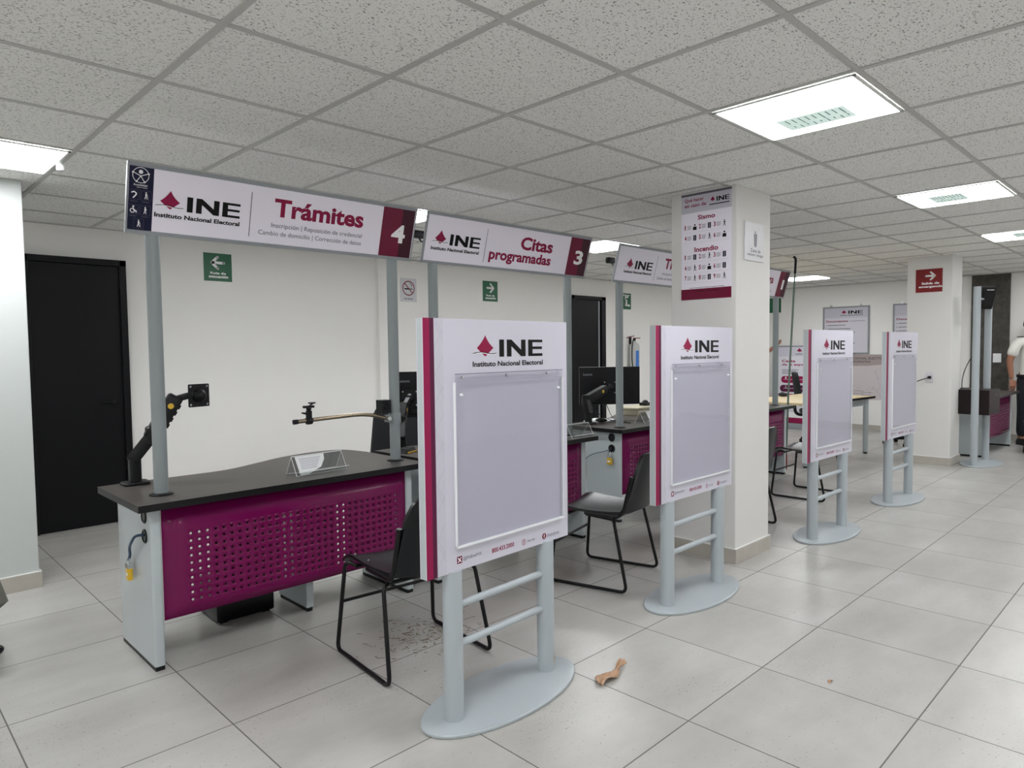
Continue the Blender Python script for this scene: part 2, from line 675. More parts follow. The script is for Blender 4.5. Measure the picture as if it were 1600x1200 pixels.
def thing(name, label, cat, loc=(0, 0, 0), rotz=0.0, group=None):
    o = bpy.data.objects.new(name, None)
    o.empty_display_size = 0.1
    COL.objects.link(o)
    o.location = loc
    o.rotation_euler.z = rotz
    return tag(o, label, cat, group)


def structure(mb, name, parent=None, bevel=0.0):
    o = mb.build(name, parent, bevel)
    o['kind'] = 'structure'
    return o


def dup(root, loc, rotz, label, name=None):
    r = root.copy()
    COL.objects.link(r)
    r.location = loc
    r.rotation_euler = (0, 0, rotz)
    r['label'] = label
    if name:
        r.name = name
    for ch in list(root.children):
        c = ch.copy()
        COL.objects.link(c)
        c.parent = r
        for g in list(ch.children):
            d = g.copy()
            COL.objects.link(d)
            d.parent = c
    return r


# ---------------------------------------------------------------- the room
XL, XR, YF, YB = -3.0, 12.02, -3.6, 6.33
structure(MB().box(XL - .1, XR + .1, YF - .1, YB + .1, -0.1, 0, FLOOR), 'floor')
structure(MB().box(XL - .1, XR + .1, YF - .1, YB + .1, CZ, CZ + .1, CEIL), 'ceiling')
structure(MB().box(XL - .1, XR + .1, YB, YB + .1, 0, CZ, WALL), 'wall_back')
structure(MB().box(XR, XR + .1, YF, YB, 0, CZ, WALL), 'wall_right')
structure(MB().box(XL - .1, XL, YF, YB, 0, CZ, WALL), 'wall_left')
structure(MB().box(XL, XR, YF - .1, YF, 0, CZ, WALL), 'wall_front')
structure(MB().box(XR - .012, XR, -3.5, 2.03, 0, 0.09, SKIRT).box(XR - .012, XR, 2.50, YB, 0, 0.09, SKIRT), 'baseboard_right')
structure(MB().box(XL, 1.0, YB - .012, YB, 0, .09, SKIRT).box(1.80, 7.3, YB - .012, YB, 0, .09, SKIRT).box(8.2, XR - .012, YB - .012, YB, 0, .09, SKIRT), 'baseboard_back')
# the back wall steps forward a little beside the second counter
structure(MB().box(4.19, 4.72, YB - .05, YB, 0.09, CZ - 0.01, WALL), 'trim_2')

# suspended ceiling tees
IX, IY, CT = 0.8989, 2.1618, 0.61
tb = MB()
i = math.ceil((XL - IX) / CT)
while IX + CT * i < XR:
    x = IX + CT * i
    tb.box(x - .012, x + .012, YF, YB, CZ - .005, CZ, TBAR)
    i += 1
j = math.ceil((YF - IY) / CT)
while IY + CT * j < YB:
    y = IY + CT * j
    tb.box(XL, XR, y - .012, y + .012, CZ - .0042, CZ, TBAR)
    j += 1
tb.box(XL, XR, YB - .03, YB, CZ - .006, CZ, TBAR).box(XR - .03, XR, YF, YB, CZ - .006, CZ, TBAR)
structure(tb, 'trim_1')


def column(x0, x1, y0, y1, m, name='column'):
    c = structure(MB().box(x0, x1, y0, y1, 0, CZ, m), name, bevel=0.006)
    s = MB().box(x0 - .012, x1 + .012, y0 - .012, y1 + .012, 0, .092, SKIRT)
    s.box(x0 - .012, x1 + .012, y0 - .012, y1 + .012, .092, .098, WALLGREY)
    b = s.build('baseboard', c, 0.002)
    b['kind'] = 'structure'
    return c


column(4.05, 4.52, 2.10, 2.57, WALLGREY)
column(9.0, 9.42, 2.06, 2.52, WALLGREY, 'column.001')
column(0.34, 0.82, 4.88, 5.36, PIER, 'column.002')

# doors in the back wall
d = MB().box(1.04, 1.72, YB - .035, YB - .002, 0.005, 2.10, DOORB)
d.box(1.02, 1.07, YB - .06, YB - .002, 0, 2.15, DOORB).box(1.69, 1.74, YB - .06, YB - .002, 0, 2.15, DOORB)
d.box(1.02, 1.74, YB - .06, YB - .002, 2.10, 2.15, DOORB)
door = structure(d, 'door_1', bevel=0.003)
h = MB().tube(bend([(1.62, YB - .035, 1.0), (1.62, YB - .085, 1.0), (1.52, YB - .085, 1.0)], .015), .008, BLACKG)
h.cyl(0, 0, 0, .008, .024, BLACKG, M=T(1.62, YB - .044, 1.0) @ RX(PI / 2) @ T(0, 0, -.008))
h.build('door_handle', door)
d = MB().box(7.42, 8.03, YB - .035, YB - .002, 0.005, 2.09, DOORB)
d.box(7.36, 7.42, YB - .06, YB - .002, 0, 2.14, DOORB).box(8.03, 8.13, YB - .06, YB - .002, 0, 2.14, DOORB)
d.box(7.36, 8.13, YB - .06, YB - .002, 2.09, 2.14, DOORB)
d.box(7.975, 8.005, YB - .042, YB - .034, 0.005, 2.08, ALU)
structure(d, 'door_2', bevel=0.003)
structure(MB().box(XR - .03, XR, 2.03, 2.50, 0, CZ - .006, STONE), 'trim_3')

# ---------------------------------------------------------------- ceiling lights
LIGHT_SPOTS = {
    (-1, 3): 'square ceiling light cut off by the left edge of the photo, above the white pier',
    (3, 3): 'square ceiling light half hidden behind the overhead signs 4 and 3',
    (7, 3): 'square ceiling light seen between the overhead signs 3 and 2',
    (11, 3): 'square ceiling light beside the overhead sign 1 near the far wall',
    (3, -2): 'largest lit square ceiling light, with a printed label on its diffuser, near the camera',
    (7, -2): 'second lit ceiling light in the aisle row, printed label on its diffuser',
    (11, -2): 'smallest lit ceiling light of the aisle row, at the right edge',
}


def ceiling_light(i, j, label, sticker=None):
    x0, y0 = IX + CT * i, IY + CT * j
    cx, cy = x0 + CT / 2, y0 + CT / 2
    t = thing('ceiling_light', label, 'ceiling light', (cx, cy, CZ), 0, 'square LED ceiling lights')
    e, q = .291, .279
    f = MB()
    for a in range(4):
        f.box(-e, e, -e, -q, -.012, -.0052, LIGHTF, RZ(a * PI / 2))
    f.build('frame', t)
    MB().box(-q, q, -q, q, -.0095, -.0055, LIT).build('diffuser', t)
    if sticker:
        x, y, w, hh = sticker
        s = MB().box(x, x + w, y, y + hh, -.0108, -.0096, LABELLIT)
        fl = T(0, 0, -.0112) @ RX(PI)
        for k in range(9):
            yy = y + hh * (k + .7) / 10
            s.rect(x + .02, x + w * (.45 if k % 3 else .6), -yy - .004, -yy + .002, 0, LABELINK, fl)
            s.rect(x + w * .65, x + w * (.9 if k % 2 else .8), -yy - .004, -yy + .002, 0, LABELINK, fl)
        s.build('printed_label', t)
    return t


STK = {(3, -2): (.02, .155 - .29, .18, .29), (7, -2): (-.1, -.05, .27, .2), (11, -2): (-.2, -.05, .3, .12)}
for (i, j), lab in LIGHT_SPOTS.items():
    ceiling_light(i, j, lab, STK.get((i, j)))
for i in (-5, -1, 3, 7, 11, 15):
    for j in (-7, -2, 3):
        if (i, j) not in LIGHT_SPOTS:
            ceiling_light(i, j, 'square ceiling light out of the view of the photo')
for i, j, x, y, lab in ((-1, 3, .27, -.02, 'small clear clip hanging at the corner of the leftmost ceiling light'),):
    m = MB().lathe([(.012, -.05), (.02, -.045), (.02, -.02), (.012, -.012), (.012, -.005)], ACEDGE, 14, T(IX + CT * i + CT / 2 + x + .03, IY + CT * j + CT / 2 + y, CZ))
    tag(m.build('light_clip'), lab, 'clip')

# ---------------------------------------------------------------- printed logo and icons
def logo(mb, x0, x1, y0, y1, z, M, text=True, bold=.03):
    """diamond, black line, three wide letters and the line of small capitals; box of the whole mark"""
    w, hh = x1 - x0, y1 - y0
    X = lambda u: x0 + (u - .238) / .403 * w
    Y = lambda v: y0 + (v - .752) / .119 * hh
    Tp, R, B, L = (.306, .871), (.350, .823), (.306, .790), (.261, .823)

    def q(a, b, bulge):
        out = []
        for k in range(6):
            t = k / 6
            px, py = a[0] + (b[0] - a[0]) * t, a[1] + (b[1] - a[1]) * t
            nx, ny = (b[1] - a[1]), -(b[0] - a[0])
            s = bulge * 4 * t * (1 - t)
            out.append((X(px + nx * s), Y(py + ny * s)))
        return out
    poly = q(Tp, L, .06) + q(L, B, .03) + q(B, R, .03) + q(R, Tp, .06)
    # bulges: left sides swell, right side draws in
    poly = q(Tp, L, -.05) + q(L, B, .02) + q(B, R, .0) + q(R, Tp, -.07)
    mb.face(poly, z, INKM, M)
    cur = [(X(.240 + .126 * k / 10), Y(.8035 + .0035 * math.sin(k / 10 * 2 * PI - .4))) for k in range(11)]
    mb.line([(a, b - Y(.803) + Y(.8005)) for a, b in cur], .0035 * hh / .119, z + .0003, INKW, M)
    mb.line(cur, .0026 * hh / .119, z + .0006, INKB, M)
    ix, iw, iy, ih = X(.382), X(.6395) - X(.382), Y(.788), Y(.855) - Y(.788)
    U = lambda pts: [(ix + a * iw, iy + b * ih) for a, b in pts]
    mb.face(U([(0, 0), (.105, 0), (.105, 1), (0, 1)]), z, INKB, M)
    mb.face(U([(.165, 0), (.27, 0), (.27, 1), (.165, 1)]), z, INKB, M)
    mb.face(U([(.49, 0), (.595, 0), (.595, 1), (.49, 1)]), z, INKB, M)
    mb.face(U([(.27, 1), (.27, .6), (.49, 0), (.49, .4)]), z, INKB, M)
    mb.face(U([(.655, 0), (.76, 0), (.76, 1), (.655, 1)]), z, INKB, M)
    for a, b, e in ((0, .16, 1), (.42, .58, .99), (.84, 1, 1)):
        mb.face(U([(.76, a), (e, a), (e, b), (.76, b)]), z, INKB, M)
    if text:
        mb.text('Instituto Nacional Electoral', X(.238), X(.641), Y(.752), Y(.772), z, INKB, M, bold)


def walker(mb, x, y, s, z, m, M, cane=False):
    mb.disc(x, y + .42 * s, .09 * s, z, m, M, 12)
    mb.face([(x - .1 * s, y + .3 * s), (x - .08 * s, y - .05 * s), (x + .08 * s, y - .05 * s), (x + .1 * s, y + .3 * s)], z, m, M)
    mb.line([(x - .02 * s, y), (x - .15 * s, y - .45 * s)], .09 * s, z, m, M)
    mb.line([(x + .02 * s, y), (x + .15 * s, y - .45 * s)], .09 * s, z, m, M)
    mb.line([(x + .08 * s, y + .26 * s), (x + .2 * s, y + .02 * s)], .06 * s, z, m, M)
    if cane:
        mb.line([(x + .2 * s, y + .02 * s), (x + .3 * s, y - .45 * s)], .03 * s, z, m, M)


def arrow(mb, x, y, s, z, m, M, right=True):
    k = 1 if right else -1
    w = .2 * s
    mb.line([(x - k * .45 * s, y), (x + k * .40 * s, y)], w, z, m, M)
    mb.line([(x + k * .02 * s, y + .42 * s), (x + k * .45 * s, y)], w, z, m, M)
    mb.line([(x + k * .02 * s, y - .42 * s), (x + k * .45 * s, y)], w, z, m, M)
    for a, b in ((-.45 * k, 0), (.45 * k, 0), (.02 * k, .42), (.02 * k, -.42)):
        mb.disc(x + a * s, y + b * s, w / 2, z, m, M, 12)


# ---------------------------------------------------------------- overhead signs
def overhead_sign(num, xL, label, posts, draw, y=3.28, zb=1.905, lean=.08, zh=.29, post_bot=.752):
    W = 1.5
    t = thing('overhead_sign', label, 'sign', (xL, y, post_bot), 0, 'overhead service window signs')
    A = math.atan2(lean, zh)
    hh = math.hypot(lean, zh)
    # sign plane: x right, y up the leaning face, z out toward the public
    M = T(0, 0, zb - post_bot) @ RX(PI / 2 + A)
    fr = MB()
    fr.box(0, W, 0, .017, -.016, .004, ALU, M).box(0, W, hh - .017, hh, -.016, .004, ALU, M)
    fr.box(0, .007, .017, hh - .017, -.016, .003, ALU, M).box(W - .007, W, .017, hh - .017, -.016, .003, ALU, M)
    fr.build('frame', t, 0.0015)
    p = MB().box(.007, W - .007, .017, hh - .017, -.014, 0, LAVP, M)
    draw(p, M, .0008, hh)
    p.build('face_panel', t)
    for px in posts:
        q = MB().cyl(px, .022, .002, zb - post_bot + .003, .030, POSTG, 24)
        q.build('post', t)
        MB().lathe([(.05, 0), (.05, .004), (.034, .009), (.030, .009)], BLACK, 24, T(px, .022, 0)).build('floor_flange', t)
    return t


def number_panel(p, M, z, hh, n):
    p.rect(1.276, 1.405, .017, hh - .017, z, WINE, M)
    p.rect(1.405, 1.489, .017, hh - .017, z, WINED, M)
    p.text(n, 1.368 if n == '1' else 1.345, 1.414 if n == '1' else 1.437, .095, .196, z + .0006, INKW, M, .03)


def draw4(p, M, z, hh):
    p.rect(.008, .105, .0175, hh - .0175, z, NAVY, M)
    z2 = z + .0005
    p.ring(.053, .248, .033, .0025, z2, INKW, M)
    p.disc(.053, .262, .0085, z2, INKW, M)
    p.line([(.025, .257), (.053, .245), (.081, .257)], .003, z2, INKW, M)
    p.line([(.053, .245), (.038, .222)], .003, z2, INKW, M)
    p.line([(.053, .245), (.068, .222)], .003, z2, INKW, M)
    for a, b in ((.022, .257), (.084, .257), (.037, .221), (.069, .221)):
        p.disc(a, b, .004, z2, INKW, M, 10)
    p.text('Accesibilidad', .026, .080, .2035, .2115, z2, INKW, M, .01)
    p.text('para todos', .040, .080, .194, .2005, z2, INKW, M)
    for k, (a, b) in enumerate(((.03, .165), (.077, .165), (.028, .103), (.076, .103), (.052, .045))):
        s = .020
        for pts in ([(a - s, b - s), (a - s, b + s)], [(a - s, b + s), (a + s, b + s)], [(a + s, b + s), (a + s, b - s)], [(a + s, b - s), (a - s, b - s)]):
            p.line(pts, .0008, z2, INKG, M)
        if k == 0:
            p.line([(a - .011, b + .008), (a, b + .013), (a + .010, b + .005), (a + .003, b - .006), (a - .004, b - .014)], .005, z2, INKW, M)
        elif k == 2:
            p.ring(a - .002, b - .005, .010, .0035, z2, INKW, M)
            p.disc(a + .001, b + .012, .0042, z2, INKW, M, 10)
            p.line([(a, b + .007), (a + .003, b - .004), (a + .012, b - .004), (a + .013, b - .013)], .0045, z2, INKW, M)
        else:
            walker(p, a, b, .031, z2, INKW, M, k in (1, 4))
        p.rect(a - .014, a + .014, b - .0285, b - .0265, z2, INKG, M)
    logo(p, .113, .489, .083, .201, z, M, bold=.035)
    p.rect(.5365, .5395, .042, .250, z, INKB, M)
    p.text('Trámites', .654, 1.158, .150, .238, z, INKM, M, .034)
    p.text('Inscripción | Reposición de credencial', .646, 1.158, .091, .120, z, INKG, M, .002)
    p.text('Cambio de domicilio | Corrección de datos', .583, 1.158, .051, .080, z, INKG, M, .002)
    number_panel(p, M, z, hh, '4')


def draw3(p, M, z, hh):
    logo(p, .052, .432, .083, .201, z, M, bold=.035)
    p.rect(.4775, .4805, .042, .250, z, INKB, M)
    p.text('Citas', .787, 1.102, .149, .236, z, INKM, M, .034)
    p.text('programadas', .520, 1.104, .044, .134, z, INKM, M, .034)
    number_panel(p, M, z, hh, '3')


def draw2(p, M, z, hh):
    logo(p, .113, .489, .083, .201, z, M, bold=.035)
    p.rect(.5365, .5395, .042, .250, z, INKB, M)
    p.text('Trámites', .654, 1.158, .150, .238, z, INKM, M, .034)
    p.text('Inscripción | Reposición de credencial', .646, 1.158, .091, .120, z, INKG, M, .002)
    p.text('Cambio de domicilio | Corrección de datos', .583, 1.158, .051, .080, z, INKG, M, .002)
    number_panel(p, M, z, hh, '2')


def draw1(p, M, z, hh):
    logo(p, .052, .432, .083, .201, z, M, bold=.035)
    p.rect(.4775, .4805, .042, .250, z, INKB, M)
    p.text('Entrega', .70, 1.158, .120, .230, z, INKM, M, .025)
    p.text('de credenciales', .75, 1.158, .055, .085, z, INKG, M, .002)
    number_panel(p, M, z, hh, '1')


overhead_sign('4', .91, 'overhead sign with number 4 and a navy icon strip, over the nearest counter', (.115, 1.385), draw4)
overhead_sign('3', 2.49, 'overhead sign reading Citas programadas with number 3', (.10, 1.335), draw3)
overhead_sign('2', 4.35, 'overhead sign partly hidden behind the poster column, only the start of its title showing', (.115, 1.385), draw2, y=3.29)
overhead_sign('1', 5.88, 'overhead sign with number 1, mostly hidden behind the white column', (.115, 1.37), draw1, y=3.28)

# small cameras behind the left ends of two signs
for x, y, z, lab in ((2.56, 3.40, 2.09, 'small black camera behind the left end of the Citas programadas sign'),
                     (4.47, 3.40, 2.09, 'small black camera behind the left end of the sign next to the poster column')):
    t = thing('camera_unit', lab, 'camera', (x, y, z), 0, 'small cameras behind the signs')
    MB().loft([(rrect(-.018, .018, -.018, .018, .012), 0, 0.008), (rrect(-.024, .024, -.024, .024, .014), .012, 0), (rrect(-.024, .024, -.024, .024, .014), .075, 0), (rrect(-.018, .018, -.018, .018, .012), .09, .006)], BLACKG, T(-.045, 0, 0) @ RY(PI / 2)).build('camera_body', t)
    MB().tube([(.0, 0, -.015), (.0, -.03, -.045), (.0, -.075, -.055)], .006, STEEL, 8).build('bracket', t)

# ---------------------------------------------------------------- counters
def counter_parts(label, loc, name='service_counter', extras=True):
    """local frame: x along the row from the left end, y away from the public, z up"""
    t = thing(name, label, 'counter', loc, 0, 'service counters with magenta fronts')
    # S-shaped worktop
    back = [(1.50, .62), (1.46, .80), (1.38, .86), (1.22, .87), (1.02, .82), (.82, .72), (.62, .63), (.42, .62), (.2, .63), (.0, .62)]
    bk = [(p.x, p.y) for p in spline([(a, b, 0) for a, b in back[:-1]], 4)] + [back[-1]]
    poly = [(0, 0), (1.50, 0)] + bk
    MB().prism(poly, .722, .752, DARKTOP, side=DARKEDGE).build('worktop', t, 0.002)
    for x0 in (.065, 1.405):
        l = MB().prism(rrect(x0, x0 + .045, .075, .56, .012, 4), .022, .722, GREYL, smooth=True)
        leg = l.build('leg_panel', t)
        MB().box(x0 + .004, x0 + .041, .082, .553, 0, .022, BLACK).build('foot', leg)
    MB().box(.865, .905, .235, .56, .022, .722, GREYL).box(.87, .90, .24, .555, 0, .022, BLACK).build('support_panel', t, .002)
    # perforated front
    X0, X1, Z0, Z1, yy = .112, 1.403, .215, .718, .085
    nx, nz, x_a, z_a, pit = 31, 10, .215, .262, .0368
    pz = .0335
    p = MB()
    xs = [x_a + pit * k for k in range(nx + 1)]
    zs = [z_a + pz * k for k in range(nz + 1)]

    def front(x):
        return yy - .004 * math.sin(PI * (x - X0) / (X1 - X0))
    def P(x, z):
        return (x, front(x), z)
    cols = [X0] + xs + [X1]
    for k in range(len(cols) - 1):
        a, b = cols[k], cols[k + 1]
        p.add([P(a, Z0), P(b, Z0), P(b, zs[0]), P(a, zs[0])], [(0, 1, 2, 3)], PINK, I4, True)
        p.add([P(a, zs[-1]), P(b, zs[-1]), P(b, Z1), P(a, Z1)], [(0, 1, 2, 3)], PINK, I4, True)
    for a, b in ((X0, xs[0]), (xs[-1], X1)):
        for k in range(nz):
            p.add([P(a, zs[k]), P(b, zs[k]), P(b, zs[k + 1]), P(a, zs[k + 1])], [(0, 1, 2, 3)], PINK, I4, True)
    r = .0058
    for i in range(nx):
        for k in range(nz):
            a, b, c, e = xs[i], xs[i + 1], zs[k], zs[k + 1]
            mx, mz = (a + b) / 2, (c + e) / 2
            out = [(b, mz), (b, e), (mx, e), (a, e), (a, mz), (a, c), (mx, c), (b, c)]
            vs = [P(*q) for q in out] + [P(mx + r * math.cos(PI * s / 4), mz + r * math.sin(PI * s / 4)) for s in range(8)]
            p.add(vs, [(s, (s + 1) % 8, 8 + (s + 1) % 8, 8 + s) for s in range(8)], PINK, I4, True)
    o = p.build('front_panel', t)
    bm = bmesh.new()
    bm.from_mesh(o.data)
    bmesh.ops.remove_doubles(bm, verts=bm.verts, dist=.0002)
    bmesh.ops.recalc_face_normals(bm, faces=bm.faces)
    bm.to_mesh(o.data)
    bm.free()
    so = o.modifiers.new('sheet', 'SOLIDIFY')
    so.thickness = .0016
    ct = MB()  # black sheets added behind the front so most holes look dark
    for k0, k1 in ((3.2, 12.4), (14.6, 20.3), (22.4, 30.6)):
        ct.box(x_a + pit * k0, x_a + pit * k1, yy + .02, yy + .032, .25, .62, BLACK)
    ct.build('dark_backing', t)
    for zz in (.676, .588):
        g = MB().lathe([(.032, 0), (.032, .004), (.026, .007), (.024, .004), (.0005, .0045)], BLACKG, 24, T(.0648, .148, zz) @ RY(-PI / 2))
        g.build('cable_grommet', t)
    return t


c4 = counter_parts('nearest counter with magenta perforated front and dark worktop, under the sign numbered 4', (.872, 3.105, 0))
C3 = (2.43, 3.105, 0)
C2 = (4.33, 3.19, 0)
C1 = (5.87, 3.13, 0)
dup(c4, C3, 0, 'magenta counter mostly hidden behind the nearest information board, under the sign numbered 3')
dup(c4, C2, 0, 'magenta counter between the second information board and the poster column, monitor on top')
dup(c4, C1, 0, 'magenta counter behind the poster column, under the sign numbered 1')
dup(c4, (9.90, 1.80, 0), 0, 'magenta counter by the guard against the far wall, behind the post stand')

# ---------------------------------------------------------------- information boards
def info_board(label, loc, rotz):
    t = thing('information_board', label, 'information board', loc, rotz, 'information boards in a row along the counters')
    # oval base
    n = 56
    ov = [(.40 * math.cos(2 * PI * k / n), .185 * math.sin(2 * PI * k / n)) for k in range(n)]
    MB().loft([(ov, .0, .004), (ov, .003, 0), (ov, .011, 0), (ov, .014, .004)], GREY).build('base_plate', t)
    for s in (-1, 1):
        l = MB().cyl(s * .265, 0, .014, .575, .037, GREY, 32)
        l.build('leg', t)
    for z in (.285, .435):
        MB().tube([(-.232, 0, z), (.232, 0, z)], .0145, GREY, 16).build('rung', t)
    # board, 0.80 x 0.93, its lower edge at 0.57
    x0, zb, th = -.40, .570, .036
    b = MB().box(x0, x0 + .8, -th / 2 + .004, th / 2 - .004, zb, zb + .93, GREYL)
    b.box(x0, x0 + .8, th / 2 - .004, th / 2, zb, zb + .93, BOARDW)
    b.box(x0, x0 + .8, -th / 2, -th / 2 + .004, zb, zb + .93, BOARDW)
    M = T(x0, -th / 2, zb) @ FRONT
    z = .0005
    b.rect(.0, .030, 0, .93, z, MAG, M)
    b.rect(.030, .050, 0, .93, z, MAGD, M)
    b.rect(.050, .093, 0, .93, z, PALE, M)
    for k in range(9):
        y0 = .03 + k * .1
        b.line([(.052, y0), (.091, y0 + .06)], .0012, z + .0003, PALELINE, M)
        if k % 2 == 0:
            b.line([(.052, y0 + .085), (.091, y0 + .02)], .0012, z + .0003, PALELINE, M)
            b.line([(.052, y0 + .105), (.091, y0 + .04)], .0012, z + .0003, PALELINE, M)
    logo(b, .238, .641, .752, .871, z, M)
    # footer
    b.rect(.144, .170, .026, .053, z, WINE, M)
    b.line([(.149, .031), (.165, .048)], .004, z + .0004, INKW, M)
    b.line([(.149, .048), (.165, .031)], .004, z + .0004, INKW, M)
    b.text('@INEtelMX', .176, .272, .030, .047, z, INKG, M)
    b.text('800.433.2000', .327, .454, .026, .044, z, INKM, M, .02)
    b.ring(.512, .030, .012, .0025, z, MAG, M)
    b.rect(.510, .514, .024, .037, z, MAG, M)
    b.text('ine.mx', .534, .581, .024, .037, z, INKG, M)
    b.disc(.640, .028, .013, z, WINE, M)
    b.text('f', .636, .644, .020, .036, z + .0004, INKW, M, .02)
    b.text('/inetelmx', .658, .739, .020, .036, z, INKG, M)
    b.build('board', t, 0.0)
    # clear pocket
    a0, a1, b0, b1 = .141, .757, .094, .728
    pk = MB().box(a0, a1, -th / 2 - .011, -th / 2 - .008, 0, b1 - b0, ACRYL, T(x0, 0, zb + b0))
    pocket = pk.build('acrylic_pocket', t)
    e = MB()
    Y0, Y1 = -th / 2 - .0115, -th / 2 - .001
    B = T(x0, 0, zb)
    e.box(a0 - .004, a0, Y0, Y1, b0 - .006, b1 - .03, ACEDGE, B).box(a1, a1 + .004, Y0, Y1, b0 - .006, b1 - .03, ACEDGE, B)
    e.box(a0 - .004, a1 + .004, Y0, Y1, b0 - .008, b0, ACEDGE, B)
    e.box(a0, a1, Y0 - .001, Y0 + .0025, b1 - .001, b1 + .001, INKG, B)
    e.box(a0, a1, Y0 - .001, Y0 + .0025, b1 - .030, b1 - .0285, PALELINE, B)
    e.build('pocket_rim', pocket)
    for bx, bz, m in ((.171, .716, STEEL), (.407, .716, STEEL), (.65, .716, STEEL), (.165, .652, ACEDGE), (.725, .652, ACEDGE)):
        MB().lathe([(.0055, 0), (.0055, .006), (.004, .009), (.001, .0095)], m, 12, T(x0 + bx, Y0, zb + bz) @ RX(PI / 2)).build('fixing_bolt', t)
    # inventory sticker on a leg
    return t


def sticker(t, s, ang, z, m=GOLD, txt='2'):
    q = MB()
    for k in range(5):
        a0, a1 = ang + (k - 2.5) * .13, ang + (k - 1.5) * .13
        r = .0376
        q.add([(r * math.cos(a0), r * math.sin(a0), z), (r * math.cos(a1), r * math.sin(a1), z), (r * math.cos(a1), r * math.sin(a1), z + .032), (r * math.cos(a0), r * math.sin(a0), z + .032)], [(0, 1, 2, 3)], m, T(s * .265, 0, 0))
    Mx = T(s * .265, 0, z) @ RZ(ang + PI / 2) @ T(0, -.0386, 0) @ FRONT
    q.text(txt, -.006, .006, .007, .025, 0, INKB, Mx, .02)
    o = q.build('sticker', t)
    o['label'] = 'small gold sticker with a black numeral'


BOARDS = (((1.860, 1.960, 0), .042, 'nearest information board on two grey legs, the largest in view'),
          ((3.385, 2.005, 0), 0.0, 'second information board on two grey legs, standing in front of the poster column'),
          ((5.19, 1.96, 0), -.02, 'third information board on two grey legs, just past the poster column'),
          ((6.78, 1.945, 0), -.025, 'farthest information board on two grey legs, beside the column with the red sign'))
first = info_board(BOARDS[0][2], BOARDS[0][0], BOARDS[0][1])
boards = [first] + [dup(first, l, r, lab) for l, r, lab in BOARDS[1:]]
sticker(boards[0], 1, -.95, .045)
sticker(boards[1], 1, -.75, .055)
sticker(boards[2], -1, -.6, .07)

# ---------------------------------------------------------------- visitor chairs
def visitor_chair(label, loc, rotz):
    """sled-base stacking chair; local +y is the way it faces"""
    t = thing('visitor_chair', label, 'chair', loc, rotz, 'black sled-base visitor chairs')
    s = MB()
    def seat(u, v):
        x = (u - .5) * .44
        w = 1 - 2 * abs(u - .5)
        y = -.215 + v * .455
        z = .425 + .02 * v + .02 * (2 * abs(u - .5)) ** 2 - .018 * math.sin(PI * v)
        if v > .8:
            z -= .05 * ((v - .8) / .2) ** 2
        r = .05
        return (x * (1 - .10 * (1 - v)), y, z)
    s.sheet(seat, 14, 14, .014, SEATP)
    s.build('seat', t)
    for sx in (-1, 1):
        for sy in (-.1, .13):
            pass
    b = MB()
    def back(u, v):
        hw = .215 - .02 * v
        # rounded upper corners
        x = (u - .5) * 2 * hw
        top = .335
        cut = max(0.0, abs(u - .5) * 2 - .62) / .38
        z = .450 + v * (top - .085 * cut ** 2.4)
        y = -.245 - .07 * v - .045 * (1 - (2 * (u - .5)) ** 2) + .02
        return (x, y, z)
    b.sheet(back, 16, 10, .016, SEATP)
    b.build('backrest', t)
    for sx in (-1, 1):
        MB().tube(bend([(sx * .205, .02, .425), (sx * .212, -.195, .425), (sx * .215, -.230, .47), (sx * .209, -.272, .66)], .05), .012, BLACKM, 8).build('back_support', t)
        path = [(sx * .18, -.15, .402), (sx * .235, -.175, .400), (sx * .262, -.262, .012), (sx * .262, .225, .012), (sx * .232, .185, .425), (sx * .20, .12, .412)]
        MB().tube(bend(path, .035, 5), .0095, BLACKM, 10).build('sled_leg', t)
    MB().tube([(-.243, .207, .235), (.243, .207, .235)], .008, BLACKM, 8).build('crossbar', t)
    MB().tube([(-.21, -.155, .402), (.21, -.155, .402)], .009, BLACKM, 8).tube([(-.21, .12, .412), (.21, .12, .412)], .008, BLACKM, 8).build('seat_rail', t)
    for sx in (-1, 1):
        for yy in (.04, .17):
            MB().lathe([(.006, 0), (.006, .002), (.003, .004)], STEEL, 10, T(sx * .19, yy, .452)).build('rivet', t)
    return t


ch = visitor_chair('black visitor chair behind the nearest information board, facing the counter numbered 4', (1.845, 2.555, 0), -.09)
dup(ch, (3.305, 2.585, 0), .25, 'black visitor chair behind the second information board')
dup(ch, (4.93, 2.62, 0), -.10, 'black visitor chair mostly hidden behind the poster column')
dup(ch, (6.43, 2.62, 0), .02, 'black visitor chair behind the third information board')
dup(ch, (10.85, 1.42, 0), 0.1, 'black visitor chair at the right edge in front of the guard')


